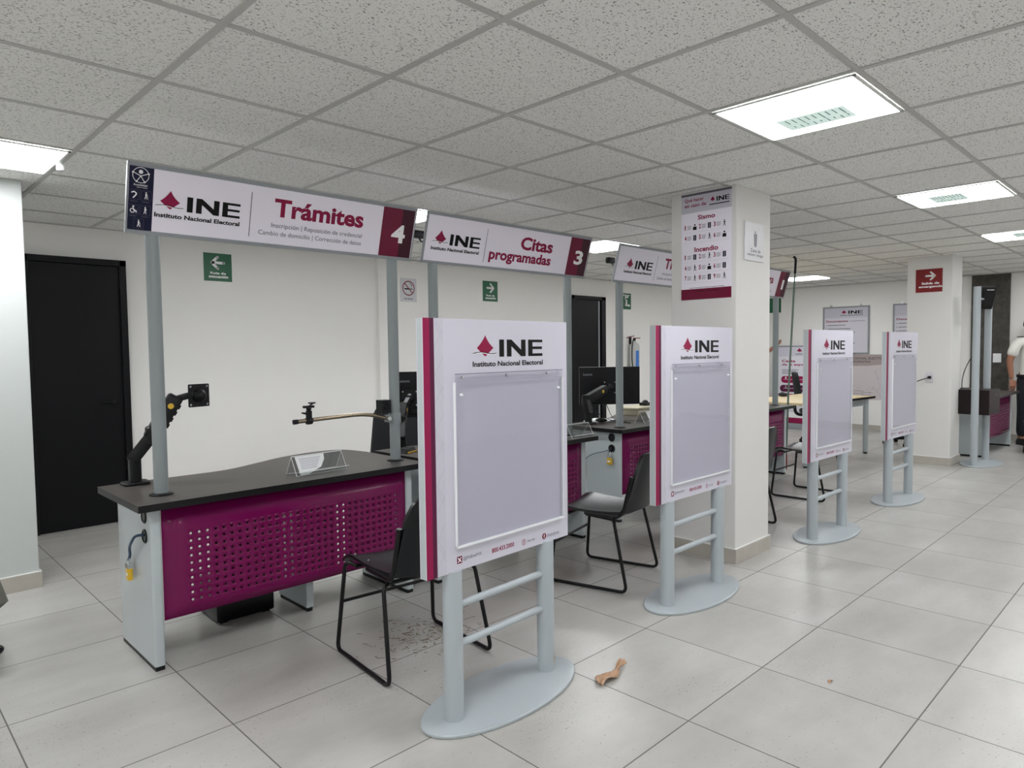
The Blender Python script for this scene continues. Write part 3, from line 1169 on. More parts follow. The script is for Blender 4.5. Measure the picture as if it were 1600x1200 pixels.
def swivel_chair(label, loc, rotz, fab, name='office_chair', seat_z=.44, back_top=1.0, star=.2):
    t = thing(name, label, 'chair', loc, rotz)
    b = MB()
    for k in range(5):
        a = 2 * PI * k / 5 + star
        b.tube([(0, 0, .10), (.15 * math.cos(a), .15 * math.sin(a), .09), (.28 * math.cos(a), .28 * math.sin(a), .065)], [.025, .02, .013], BLACK, 8)
    base = b.build('star_base', t)
    for k in range(5):
        a = 2 * PI * k / 5 + star
        MB().lathe([(.006, -.022), (.024, -.02), (.027, 0), (.024, .02), (.006, .022)], BLACK, 14, T(.28 * math.cos(a), .28 * math.sin(a), .0275) @ RZ(a) @ RX(PI / 2)).tube([(.28 * math.cos(a), .28 * math.sin(a), .03), (.28 * math.cos(a), .28 * math.sin(a), .07)], .01, BLACK, 8).build('caster', base)
    MB().cyl(0, 0, .08, seat_z - .05, .025, BLACK, 16).build('gas_lift', t)
    MB().loft([(rrect(-.22, .22, -.22, .22, .08), seat_z - .06, .03), (rrect(-.24, .24, -.24, .24, .06), seat_z - .02, 0), (rrect(-.24, .24, -.24, .24, .06), seat_z + .02, .0), (rrect(-.24, .24, -.24, .24, .06), seat_z + .035, .03)], fab).build('seat', t)
    def back(u, v):
        hw = .235 - .035 * v
        cut = max(0.0, abs(u - .5) * 2 - .6) / .4
        return ((u - .5) * 2 * hw, -.25 - .06 * v - .03 * (1 - (2 * (u - .5)) ** 2), seat_z + .10 + v * (back_top - seat_z - .10 - .07 * cut ** 2))
    MB().sheet(back, 14, 10, .05, fab).build('backrest', t)
    MB().tube(bend([(0, -.1, seat_z - .05), (0, -.31, seat_z - .04), (0, -.33, seat_z + .25)], .08), .022, BLACK, 8).build('back_bracket', t)
    return t


swivel_chair('black office chair back showing past the right post of sign 4', (3.17, 4.45, 0), PI - .5, FABRIC, back_top=.95)
swivel_chair('black chair back standing behind the pale wooden table', (9.87, 3.86, 0), PI + .5, FABRIC, seat_z=.46, back_top=1.02)
swivel_chair('office chair hidden behind the farthest information board, one black caster showing', (10.57, 2.93, 0), .6, FABRIC, back_top=.9)
t = thing('padded_bench', 'grey padded seat at the left edge, only its pointed corner and a black foot showing', 'bench', (.19, 3.96, 0))
MB().loft([(rrect(-.31, .317, -.26, .26, .03), .235, .07), (rrect(-.31, .317, -.26, .26, .03), .295, .0), (rrect(-.31, .317, -.26, .26, .03), .405, .035), (rrect(-.31, .317, -.26, .26, .03), .42, .07)], GREYFAB).build('seat_pad', t, .004)
MB().box(-.26, .25, -.2, .2, .19, .236, BLACK).build('base_frame', t)
for fx, fy in ((.275, -.06), (.24, .2), (-.25, -.2), (-.25, .2)):
    MB().tube([(fx - .04, fy, .20), (fx - .03, fy, .05)], .014, BLACK, 10).ball((fx, fy, .026), .042, .03, .0255, BLACKG).build('foot', t)

# ---------------------------------------------------------------- things on and around the counters
def monitor_arm(label, loc, rotz, path, plate_at, plate_rot, knob=True):
    t = thing('monitor_mount', label, 'monitor mount', loc, rotz, 'black gas-spring monitor arms')
    MB().rbox(-.06, .06, -.05, .05, 0, .014, .02, BLACK).build('clamp_base', t)
    a, b, c, d = [Vector(p) for p in path]
    def bar(p, q, w, hgt, m=BLACK):
        v = q - p
        L = v.length
        rot = v.to_track_quat('X', 'Z').to_matrix().to_4x4()
        return MB().rbox(-.022, L + .022, -w / 2, w / 2, -hgt / 2, hgt / 2, w * .35, m, T(*p) @ rot)
    MB().rbox(-.026, .026, -.024, .024, .012, a.z + .01, .012, BLACK).build('pillar', t)
    bar(a, b, .052, .058).build('lower_link', t)
    jt = MB().rbox(-.03, .03, -.03, .03, -.045, .045, .022, BLACK, T(*b)).build('elbow_joint', t)
    up = bar(b, c, .054, .07)
    v = (c - b)
    rot = v.to_track_quat('X', 'Z').to_matrix().to_4x4()
    L = v.length
    for k in range(4):
        up.box(L * .3 + k * .035, L * .3 + k * .035 + .022, -.022, .022, -.042, -.02, BLACK, T(*b) @ rot)
    link = up.build('upper_link', t)
    if knob:
        kn = MB().lathe([(.014, 0), (.014, .004), (.006, .006)], YELLOW, 16, T(*(b + v * .82)) @ rot @ T(0, -.023, 0) @ RX(PI / 2)).build('spring_cap', link)
        kn['label'] = 'yellow spring cap'
    bar(c, d, .03, .03).build('head_link', t)
    Mp = T(*plate_at) @ RZ(plate_rot)
    pl = MB()
    pl.prism(rrect(-.058, .058, -.058, .058, .006), 0, .004, BLACK, Mp @ FRONT)
    pl.lathe([(.034, 0), (.034, .012), (.02, .03), (.012, .034)], BLACK, 20, Mp @ FRONT @ T(0, 0, .004))
    for sx in (-1, 1):
        for sy in (-1, 1):
            pl.disc(sx * .046, sy * .046, .0055, .0046, STEEL, Mp @ FRONT, 10)
    pl.build('mounting_plate', t)
    return t


monitor_arm('bare black monitor arm on the left end of the nearest counter, without screen', (1.02, 3.66, .752), 0,
            [(0, 0, .13), (.075, -.03, .235), (.175, -.05, .405), (.255, -.06, .425)], (.29, -.06, .42), .25)
arm3 = monitor_arm('black monitor arm seen behind the right post of sign 4', (2.55, 3.60, .752), 0,
                   [(0, 0, .08), (.06, .09, .17), (.13, .15, .26), (.20, .2, .30)], (.235, .225, .31), -.7)
arm2 = monitor_arm('black monitor arm carrying the screen on the counter by the second information board', (4.50, 3.66, .752), 0,
                   [(0, 0, .10), (.0, .03, .20), (.24, .02, .28), (.33, .04, .28)], (.365, .055, .29), -.70)


def monitor(label, loc, rotz, w=.54, hh=.325):
    t = thing('monitor', label, 'monitor', loc, rotz, 'black monitors seen from behind')
    # local: screen faces +y, back faces -y
    MB().box(-w / 2, w / 2, -.012, .012, -hh / 2, hh / 2, BLACK).build('screen_housing', t, .004)
    MB().box(-w / 2 + .008, w / 2 - .008, .0122, .013, -hh / 2 + .012, hh / 2 - .008, BLACKG).build('display', t)
    m = MB().box(-w * .28, w * .28, -.03, -.012, -hh * .42, hh * .12, BLACK)
    m.text('Lenovo', -w / 2 + .035, -w / 2 + .115, hh / 2 - .075, hh / 2 - .055, 0, ALU, T(0, -.0126, 0) @ FRONT, .01)
    m.build('rear_cover', t, .004)
    return t


monitor('black monitor seen from behind past the left edge of the nearest information board', (3.035, 3.905, 1.075), -.55)
monitor('black monitor seen from behind beside the left post of sign 2', (4.92, 3.76, 1.055), -.70, .545, .335)


def boom(label, loc, rotz, length):
    """horizontal tube clamped to a sign post, reaching to -x"""
    t = thing('camera_boom', label, 'camera arm', loc, rotz, 'tube camera arms on sign posts')
    c = MB()
    n = 24
    c.lathe([(.0305, -.028), (.035, -.028), (.035, .028), (.0305, .028)], POSTG, 24)
    c.box(-.062, -.033, -.012, .012, -.02, .02, POSTG)
    c.build('post_clamp', t)
    MB().lathe([(.012, -.016), (.014, -.014), (.014, .014), (.012, .016)], STEEL, 12, T(-.05, -.016, .0) @ RX(PI / 2)).build('clamp_bolt', t)
    pts = spline([(-.055, 0, .0), (-.12, 0, .02), (-.22, 0, .034), (-length * .6, 0, .032), (-length, 0, .022)], 6)
    tb_ = MB().tube(pts, .011, BRONZE, 12)
    o = tb_.build('boom_tube', t)
    MB().tube([(-length - .012, 0, .0215), (-length + .012, 0, .0225)], .013, BLACK, 12).build('end_cap', o)
    k = MB()
    X = -length + .075
    KZ = T(0, 0, .031)
    k.lathe([(.018, -.016), (.02, -.012), (.02, .012), (.018, .016)], BLACK, 14, KZ @ T(X, 0, -.008) @ RY(PI / 2))
    k.box(X - .012, X + .012, -.012, .012, .008, .045, BLACK, KZ)
    k.tube([(X - .012, 0, .03), (X - .04, 0, .036)], [.007, .004], BLACK, 8, KZ)
    k.ball((X, 0, .055), .014, .014, .014, BLACK, KZ)
    k.box(X - .03, X + .028, -.009, .009, .06, .072, BLACK, KZ)
    k.tube([(X + .005, 0, .072), (X + .03, 0, .086)], .004, BLACK, 8, KZ)
    k.cyl(X + .018, 0, .082, .088, .02, BLACK, 14, KZ)
    k.build('swivel_clamp', t)
    return t


boom('bronze tube arm with black clamp, on the right post of sign 4', (2.295, 3.302, 1.0), -.05, .60)
boom('bronze tube arm with a black clamp, its tip showing left of the second information board', (5.735, 3.312, 1.02), -.08, .40)
# small black speaker on the boom clamp
tag(MB().box(-.03, .03, -.03, .03, 0, .075, BLACK).lathe([(.02, 0), (.018, .003)], BLACKG, 16, T(0, -.03, .04) @ RX(PI / 2)).build('webcam', loc=(2.225, 3.31, 1.032)),
    'small black box camera on top of the clamp of the right post of sign 4', 'camera')


def card_holder(label, loc, rotz, W=.28, paper=None):
    """clear tent for a name card, with a front lip"""
    t = thing('card_holder', label, 'sign holder', loc, rotz, 'clear acrylic card holders')
    D, Hh = .10, .095
    a = MB()
    def slab(p, q, th=.003):
        p, q = Vector(p), Vector(q)
        v = (q - p)
        rot = math.atan2(v.z, v.y)
        a.box(-W / 2, W / 2, 0, v.length, -th / 2, th / 2, ACRYLT, T(0, p.y, p.z) @ RX(rot))
    slab((0, -D / 2, .003), (0, 0, Hh))
    slab((0, 0, Hh), (0, D / 2, .003))
    slab((0, -D / 2, .004), (0, -D / 2 - .022, .022))
    a.build('tent_sheet', t)
    e = MB()
    for s in (-1, 1):
        x = s * W / 2
        e.tube([(x, -D / 2, .004), (x, 0, Hh + .001), (x, D / 2, .004)], .0018, ACEDGE, 6)
    e.tube([(-W / 2, 0, Hh + .002), (W / 2, 0, Hh + .002)], .0025, ACEDGE, 6)
    e.tube([(-W / 2, -D / 2 - .022, .022), (W / 2, -D / 2 - .022, .022)], .0018, ACEDGE, 6)
    e.tube([(-W / 2, -D / 2, .003), (W / 2, -D / 2, .003)], .0016, ACEDGE, 6)
    e.tube([(-W / 2, D / 2, .003), (W / 2, D / 2, .003)], .0016, ACEDGE, 6)
    e.build('polished_edge', t)
    if paper:
        p = MB()
        vs = []
        A0, A1 = paper
        rot = math.atan2(Hh, D / 2)
        Mp = T(0, -D / 2 - .002, .006) @ RX(rot)
        if A1 - A0 > .2:
            poly = [(A0, 0), (A1, 0), (A1, .094), (A0, .094)]
        else:
            poly = [(A0, -.002), (A0 + .05, 0), (A1 - .03, .03), (A1, .07), (A1 + .005, .1), (A0 - .005, .1)]
        p.prism(poly, .001, .002, PAPER, Mp)
        if A1 - A0 < .2:
            for k in range(7):
                p.line([(A0 + .015, .085 - k * .009), (A1 - .02 - k * .006, .085 - k * .009)], .003, .0026, PALELINE, Mp)
        p.build('card', t)
    return t


card_holder('clear card holder with a torn white paper on the nearest counter', (1.795, 3.30, .752), .06, .30, (-.13, .03))
card_holder('empty clear card holder at the end of the counter behind the nearest information board', (3.79, 3.182, .752), 0, .24)
card_holder('clear card holder with a plain white card behind the left post of sign 2', (4.95, 3.36, .752), 0, .28, (-.06, .14))

# padlocks and cables
def padlock(label, loc, cable_pts, rotz=-PI / 2, m=CABLE):
    t = thing('padlock', label, 'padlock', loc, rotz)
    MB().rbox(-.022, .022, -.010, .010, -.055, 0, .005, YELLOW).rect(-.012, .012, -.034, -.022, .0106, PAPER, FRONT).build('lock_body', t)
    MB().box(-.021, .021, -.011, .011, .0, .02, STEEL).tube(bend([(-.014, 0, .015), (-.014, 0, .046), (.014, 0, .046), (.014, 0, .015)], .012), .004, STEEL, 8).build('shackle', t)
    return t


padlock('yellow padlock on a dark cable hanging on the side of the nearest counter', (.915, 3.425, .415), None)
tag(MB().tube(spline([(.95, 3.262, .59), (.905, 3.268, .592), (.898, 3.31, .56), (.905, 3.37, .52), (.915, 3.405, .48), (.915, 3.425, .452)], 6), .006, BLUEC, 8).build('cable'),
    'short dark blue cable from the lower cable hole of the nearest counter to its padlock', 'cable')
padlock('yellow padlock hanging from the cable hole of the counter behind the second board', (4.375, 3.345, .515), None)
tag(MB().tube(spline([(4.40, 3.338, .60), (4.372, 3.34, .592), (4.37, 3.345, .558)], 5), .004, CABLE, 8).build('cable.001'),
    'very short loop from the cable hole to the padlock behind the second board', 'cable')
t = thing('hanging_plug', 'thin cable with an orange plug drooping along a grey counter side', 'cable', (4.388, 3.34, .585))
MB().tube(spline([(.006, 0, .0), (-.01, .06, -.025), (-.012, .18, -.06), (-.01, .27, -.115), (-.012, .285, -.145)], 6), .003, BLUEC, 8).build('cord', t)
MB().tube([(-.012, .285, -.14), (-.012, .288, -.17)], .008, BLACK, 8).loft([(rrect(-.016, .016, -.012, .012, .006), -.23, .008), (rrect(-.018, .018, -.014, .014, .006), -.21, 0), (rrect(-.016, .016, -.012, .012, .006), -.165, .004)], ORANGE, T(-.012, .288, 0)).build('plug', t)

# black computer case on the floor under the nearest counter
t = thing('computer_case', 'black computer case lying on the floor under the nearest counter', 'computer', (1.33, 3.50, 0), -.02)
MB().rbox(0, .30, 0, .30, .012, .19, .012, BLACKG).build('case_body', t)
MB().box(.02, .06, .02, .06, 0, .012, BLACK).box(.24, .28, .02, .06, 0, .012, BLACK).box(.02, .06, .24, .28, 0, .012, BLACK).box(.24, .28, .24, .28, 0, .012, BLACK).build('foot', t)

# small things on the second-board counter
t = thing('computer_mouse', 'black computer mouse lying beside the base of the monitor arm', 'mouse', (4.70, 3.68, .752), .3)
MB().ball((0, 0, .016), .035, .055, .018, BLACKG).build('mouse_body', t)
tag(MB().prism(rrect(-.14, .14, -.1, .1, .01), 0, .004, PAPER).build('paper_sheet', loc=(4.80, 3.78, .752), rotz=.3), 'white papers under the mouse on the counter', 'paper')
tag(MB().tube(spline([(4.90, 3.80, .93), (4.93, 3.79, .86), (4.92, 3.74, .79), (4.88, 3.66, .758), (4.80, 3.50, .757), (4.76, 3.42, .757)], 6), .003, CABLE, 8).build('cable.002'),
    'thin black cable dropping from the monitor to the worktop beside the post', 'cable')
tag(MB().tube(spline([(4.70, 3.80, .92), (4.68, 3.72, .84), (4.72, 3.6, .775), (4.76, 3.50, .757), (4.74, 3.40, .757)], 6), .003, CABLE, 8).build('cable.003'),
    'black cable falling in front of the white door strip to the worktop', 'cable')
t = thing('document_scanner', 'beige flat scanner at the back of the counter, left of the second board', 'scanner', (5.52, 3.86, .752), .05)
MB().rbox(-.20, .22, -.11, .11, 0, .05, .012, BEIGE).build('scanner_base', t)
MB().rbox(-.20, .22, -.11, .11, .052, .075, .012, BEIGE).build('scanner_lid', t)
t = thing('fingerprint_reader', 'small black device on top of the beige scanner', 'device', (5.62, 3.86, .827), .0)
MB().rbox(-.05, .05, -.04, .04, 0, .03, .01, BLACK).ball((0, 0, .03), .03, .03, .025, BLACKG).build('reader_body', t)
t = thing('desk_phone', 'black device with yellow trim at the foot of the right post of sign 4', 'phone', (2.52, 3.50, .752), .4)
MB().loft([(rrect(-.06, .06, -.04, .04, .01), 0, 0), (rrect(-.05, .05, -.03, .04, .01), .03, 0)], BLACK).build('device_body', t)
MB().box(-.055, .055, -.042, -.038, .004, .012, YELLOW).build('trim', t)
tag(MB().rbox(-.09, .09, -.06, .06, 0, .012, .01, BLACK).build('keyboard_tray', loc=(7.15, 3.55, .752)), 'flat black pad on the counter under sign 1', 'pad')
tag(MB().rbox(-.05, .05, -.04, .04, 0, .11, .01, BEIGE).box(-.052, .052, -.042, .042, .11, .125, BLACK).build('card_printer', loc=(7.02, 3.42, .752)), 'small grey box with a black lid on the counter under sign 1', 'printer')

# ---------------------------------------------------------------- signs on walls and columns
def wall_sign(name, label, w, hh, M, m, draw, cat='sign', group=None, th=.004, loc=None):
    """flat plate; M places its lower left front corner frame (x right, y up, z toward the viewer)"""
    p = MB().box(0, w, 0, hh, -th, 0, m, M)
    draw(p, M, .0006)
    return tag(p.build(name), label, cat, group)


def onback(x, z, y=YB):
    return T(x, y - .0045, z) @ FRONT


def g1(p, M, z):
    arrow(p, .125, .165, .12, z, INKW, M, False)
    p.text('Ruta de', .055, .195, .062, .083, z, INKW, M, .035)
    p.text('evacuación', .04, .215, .028, .054, z, INKW, M, .035)


def g2(p, M, z):
    arrow(p, .125, .165, .12, z, INKW, M, True)
    p.text('Ruta de', .055, .195, .062, .083, z, INKW, M, .035)
    p.text('evacuación', .04, .215, .028, .054, z, INKW, M, .035)


def g3(p, M, z):
    p.text('Extintor', .03, .20, .20, .23, z, INKW, M, .035)
    p.line([(.16, .185), (.08, .185), (.08, .06)], .022, z, INKW, M)
    p.rect(.07, .13, .05, .15, z, INKW, M)
    p.line([(.14, .06), (.2, .06)], .03, z, INKW, M)


wall_sign('wall_sign', 'green sign with a white left arrow reading Ruta de evacuación', .25, .25, onback(2.385, 2.035), GREEN, g1)
wall_sign('wall_sign.001', 'green sign with a white right arrow reading Ruta de evacuación', .25, .25, onback(5.74, 1.99), GREEN, g2)
wall_sign('wall_sign.002', 'green extinguisher sign on the back wall above the white extinguisher', .23, .245, onback(8.60, 1.985), GREEN, g3)


def nosmoke(p, M, z):
    c = (.11, .15)
    p.rect(.055, .13, .135, .15, z, INKB, M)
    p.rect(.135, .165, .135, .15, z, INKG, M)
    p.line([(.15, .16), (.158, .185), (.135, .195), (.13, .215)], .008, z, INKG, M)
    p.ring(c[0], c[1], .083, .012, z + .0004, REDS, M)
    p.line([(c[0] - .055, c[1] + .055), (c[0] + .055, c[1] - .055)], .012, z + .0004, REDS, M)
    p.text('No fumar', .05, .17, .025, .045, z, INKB, M, .02)


wall_sign('wall_sign.003', 'white no-smoking sign with a red crossed circle beside the right post of sign 4', .22, .26, onback(4.47, 1.93, YB - .05), SIGNW, nosmoke)
CX = 4.05


def poster(p, M, z):
    W, Ht = .36, .69
    p.rect(0, W, .565, .675, z, PALE, M)
    p.rect(0, W, .675, Ht, z, INKG, M)
    z2 = z + .0004
    p.text('Qué hacer', .025, .165, .633, .660, z2, INKM, M, .02)
    p.text('en caso de', .025, .182, .602, .626, z2, INKM, M, .02)
    logo(p, .205, .345, .600, .652, z2, M, False)
    p.rect(.205, .345, .597, .603, z2, INKB, M)
    p.text('Sismo', .122, .245, .515, .545, z, INKM, M, .03)
    p.text('Incendio', .098, .267, .308, .340, z, INKM, M, .03)
    rows = ((.462, '123'), (.393, '456'), (.268, '123'), (.197, '456'), (.132, '789'))
    for r, (y, ns) in enumerate(rows):
        for k, ch_ in enumerate(ns):
            x = (.025, .130, .235)[k]
            p.text(ch_, x, x + (.008 if ch_ == '1' else .014), y - .004, y + .026, z, INKM, M, .03)
            for q in range(4):
                p.rect(x + .020, x + .052 - .006 * (q % 2), y + .018 - q * .007, y + .0205 - q * .007, z, INKG, M)
            ix, iy = x + .075, y + .009
            kind = (r * 3 + k) % 5
            if kind == 0:
                p.disc(ix, iy + .014, .006, z, INKB, M, 10)
                p.face([(ix - .014, iy - .018), (ix + .014, iy - .018), (ix + .012, iy + .004), (ix - .012, iy + .004)], z, INKB, M)
            elif kind in (1, 3):
                p.face(rrect(ix - .011, ix + .011, iy - .018, iy + .018, .004, 3), z, NAVY, M)
                p.rect(ix - .001, ix + .001, iy - .015, iy + .015, z2, INKW, M)
            else:
                walker(p, ix, iy, .042, z, INKB, M, kind == 4)
        p.rect(.02, .345, y - .024, y - .0232, z, PALELINE, M)
    p.rect(0, W, 0, .069, z, WINE, M)
    p.rect(.06, .31, .0745, .0775, z, INKG, M)
    p.rect(.09, .31, .052, .055, z, PALE, M)


Mleft = T(CX - .0045, 2.49, 1.70) @ RZ(-PI / 2) @ FRONT
wall_sign('poster', 'tall poster reading Qué hacer en caso de, Sismo, Incendio on the near column', .36, .69, Mleft, LAVP, poster, 'poster')


def zona(p, M, z):
    p.disc(.14, .185, .009, z, INKG, M)
    p.face([(.115, .175), (.165, .175), (.158, .10), (.148, .04 + .05), (.132, .04 + .05), (.122, .10)], z, INKG, M)
    for k in (0, 1):
        p.line([(.14 + (.035 + .02 * k) * math.cos(a), .175 + (.035 + .02 * k) * math.sin(a)) for a in [PI * .12 + q * .1 for q in range(5)]], .003, z, PALELINE, M)
        p.line([(.14 - (.035 + .02 * k) * math.cos(a), .175 + (.035 + .02 * k) * math.sin(a)) for a in [PI * .12 + q * .1 for q in range(5)]], .003, z, PALELINE, M)
    p.text('Zona de', .07, .21, .055, .078, z, INKB, M, .005)
    p.text('menor riesgo', .03, .25, .025, .048, z, INKB, M, .005)


wall_sign('wall_sign.004', 'white sign reading Zona de menor riesgo with a grey figure, on the near column', .26, .245, T(4.145, 2.10 - .009, 1.94) @ FRONT, SIGNW, zona, th=.008)


def salida(p, M, z):
    arrow(p, .15, .185, .1, z, INKW, M, True)
    p.text('Salida de', .06, .24, .088, .115, z, INKW, M, .035)
    p.text('emergencia', .03, .27, .045, .075, z, INKW, M, .035)


wall_sign('wall_sign.005', 'dark red sign with a white arrow reading Salida de emergencia on the far column', .27, .265, T(9.0 - .0045, 2.43, 1.99) @ RZ(-PI / 2) @ FRONT, REDS, salida)
Mfar = lambda y, z: T(XR - .0045, y, z) @ RZ(-PI / 2) @ FRONT


def frame_poster(label, y, z, w, hh, name):
    t = thing(name, label, 'framed poster', (XR - .001, y, z), -PI / 2, 'grey framed posters on the far wall')
    f = MB()
    b = .025
    for x0, x1, z0, z1 in ((0, w, 0, b), (0, w, hh - b, hh), (0, b, b, hh - b), (w - b, w, b, hh - b)):
        f.box(x0, x1, -.022, 0, z0, z1, ALU)
    f.build('frame', t, .003)
    p = MB().box(b, w - b, -.012, -.002, b, hh - b, WHITEP)
    M = T(0, -.0122, 0) @ FRONT
    p.rect(b, w - b, hh - .19, hh - b, .0004, PALE, M)
    logo(p, w * .38, w * .86, hh - .155, hh - .06, .0008, M)
    p.text('Documentos', b + .03, w * .55, hh - .26, hh - .225, .0004, INKM, M, .03)
    p.text('aceptados', w * .58, w * .9, hh - .26, hh - .232, .0004, INKG, M)
    for k in range(9):
        p.disc(b + .035, hh - .31 - k * .06, .007, .0004, INKM, M, 10)
        p.rect(b + .055, w * (.5 + .1 * (k % 3)), hh - .315 - k * .06, hh - .305 - k * .06, .0004, INKG, M)
    p.build('print', t)
    for xx in (w * .18, w * .82):
        MB().ring(xx, hh + .012, .018, .007, 0, STEEL, T(0, -.01, 0) @ FRONT).box(xx - .018, xx + .018, -.012, -.004, hh, hh + .01, STEEL).build('hanger', t)
    return t


frame_poster('grey framed poster headed Documentos on the far wall, above the third information board', 4.645, 1.25, .74, .79, 'framed_poster')
frame_poster('grey framed poster on the far wall, cut off by the column with red sign', 3.56, 1.25, .74, .79, 'framed_poster.001')


def mapp(p, M, z):
    W, Ht = 1.05, .74
    p.face([(0, Ht), (0, Ht - .14), (W * .3, Ht - .19), (W * .6, Ht - .185), (W, Ht - .14), (W, Ht)], z, mat('dusty pink print', '#A79A98', .5), M)
    p.text('NACIONAL ELECTORAL', .30, .95, Ht - .08, Ht - .045, z + .0005, INKB, M)
    p.text('INFORMATIVA', .36, .66, Ht - .135, Ht - .10, z + .0005, INKB, M)
    rr = random.Random(3)
    for k in range(5):
        x, y = rr.uniform(.15, .8), rr.uniform(.15, .45)
        pts = [(x, y)]
        for q in range(9):
            x += rr.uniform(-.03, .07)
            y += rr.uniform(-.06, .04)
            pts.append((max(.03, min(W - .03, x)), max(.04, min(Ht - .2, y))))
        p.line(pts, .005, z, PALELINE, M)
    for k in range(5):
        p.rect(.4 + .12 * (k % 2), .56 + .12 * (k % 2), .05 + k * .022, .056 + k * .022, z, INKG, M)


wall_sign('map_poster', 'wide pale map poster low on the far wall between the third and farthest boards', 1.05, .74, Mfar(4.545, .50), mat('pale rose paper', '#CFC6C8', .6), mapp, 'poster')
wall_sign('wall_sign.006', 'green sign on the far wall, half hidden behind the post of sign 1', .30, .26, Mfar(5.68, 1.99), GREEN, lambda p, M, z: (p.rect(.17, .26, .03, .07, z, INKW, M), p.rect(.17, .26, .10, .14, z, INKW, M), p.rect(.17, .26, .17, .21, z, INKW, M)))

# roll-up banner held by a person
t = thing('rollup_banner', 'roll-up banner headed Carta with crimson pills, standing behind the wooden table', 'banner', (11.45, 5.17, 0), -PI / 2)
b = MB().box(0, .82, -.006, -.004, .10, 1.39, WHITEP)
M = T(0, -.0062, 0) @ FRONT
b.rect(0, .82, 1.22, 1.39, .0004, PALE, M)
logo(b, .30, .70, 1.25, 1.36, .0008, M)
b.text('Carta', .07, .30, 1.12, 1.165, .0004, INKM, M, .03)
b.text('de la espera', .07, .52, 1.055, 1.10, .0004, INKM, M, .03)
for k in range(4):
    b.rect(.07, .35 - .03 * (k % 2), .99 - k * .022, .998 - k * .022, .0004, INKG, M)
for k in range(3):
    zc = .83 - k * .15
    mm = (MAG, MAGD, MAG)[k]
    b.face(rrect(.06 - .02 * k, .60, zc - .058, zc + .058, .055, 6), .0004, mm, M)
    b.rect(.10, .58, zc - .003, zc + .003, .0008, WHITEP, M)
    b.text(str(k + 1), .13, .15, zc + .012, zc + .045, .0008, INKW, M, .02)
b.face([(.44, .86), (.50, .84), (.54, .95), (.53, 1.07), (.47, 1.09), (.43, 1.03)], .0009, NAVY, M)
b.rect(0, .82, .10, .19, .0005, MAG, M)
b.rect(0, .82, .19, .28, .0005, INKW, M)
b.build('printed_sheet', t)
MB().tube([(0, -.005, 1.39), (.82, -.005, 1.39)], .012, ALU, 10).build('top_rail', t)
MB().rbox(-.02, .84, -.07, .06, 0.0, .09, .02, ALU).build('base_case', t)
MB().tube([(.41, .02, .08), (.41, .01, 1.39)], .008, ALU, 8).build('support_pole', t)

# ---------------------------------------------------------------- back of the room
t = thing('fire_extinguisher', 'white fire extinguisher with a blue label hanging on the back wall beside the black door', 'fire extinguisher', (8.80, YB - .09, 1.05))
MB().lathe([(.06, 0), (.075, .012), (.075, .36), (.06, .40), (.03, .43), (.022, .45)], EXTW, 28).build('cylinder_body', t)
lb = MB()
for k in range(6):
    a0, a1 = math.radians(-130 + k * 8), math.radians(-130 + (k + 1) * 8)
    for mm, z0, z1 in ((BLUE, .0, .30),):
        lb.add([(.0756 * math.cos(a0), .0756 * math.sin(a0), z0 + .02), (.0756 * math.cos(a1), .0756 * math.sin(a1), z0 + .02), (.0756 * math.cos(a1), .0756 * math.sin(a1), z1), (.0756 * math.cos(a0), .0756 * math.sin(a0), z1)], [(0, 1, 2, 3)], mm, I4, True)
for k in range(5):
    a0, a1 = math.radians(-78 + k * 7), math.radians(-78 + (k + 1) * 7)
    for q in range(4):
        z0 = .06 + q * .065
        if k in (1, 2, 3):
            lb.add([(.0757 * math.cos(a), .0757 * math.sin(a), z) for a, z in ((a0, z0), (a1, z0), (a1, z0 + .035), (a0, z0 + .035))], [(0, 1, 2, 3)], INKG, I4, True)
lb.build('label_wrap', t)
MB().cyl(0, 0, .45, .485, .02, BLACK, 14).box(-.02, .09, -.012, .012, .485, .497, REDS, RZ(-.6)).box(-.02, .10, -.012, .012, .51, .522, REDS, RZ(-.6) @ RY(-.2)).build('valve_handle', t)
MB().tube(spline([(0, 0, .47), (-.06, -.02, .465), (-.10, -.03, .38), (-.11, -.03, .2), (-.09, -.03, .05)], 6), .009, CABLE, 8).build('hose', t)
MB().box(-.02, .02, .07, .088, .40, .52, BLACK).build('wall_bracket', t)

t = thing('wooden_table', 'pale wooden table with grey legs near the far wall, behind the third information board', 'table', (8.66, 3.55, 0), -.08)
MB().box(-.85, .85, -.48, .42, .712, .74, WOOD).build('tabletop', t, .004)
MB().box(-.85, .85, -.485, -.48, .712, .74, DARKEDGE).box(.85, .855, -.485, .42, .712, .74, DARKEDGE).build('edge_band', t)
for sx in (-.78, .78):
    for sy in (-.40, .34):
        MB().cyl(sx, sy, .02, .712, .032, GREY, 20).cyl(sx, sy, 0, .02, .024, BLACK, 16).build('leg', t)
MB().box(-.74, .74, -.40, -.375, .62, .70, GREY).box(-.74, .74, .315, .34, .62, .70, GREY).build('apron', t)
tag(MB().ball((0, 0, .02), .09, .06, .025, BLACK).tube([(-.12, 0, .02), (-.05, .01, .03), (.05, 0, .04)], [.01, .02, .012], BLACK, 8).build('glove', loc=(8.75, 3.88, .746), rotz=.7),
    'small black crumpled thing lying at the back edge of the wooden table', 'glove')

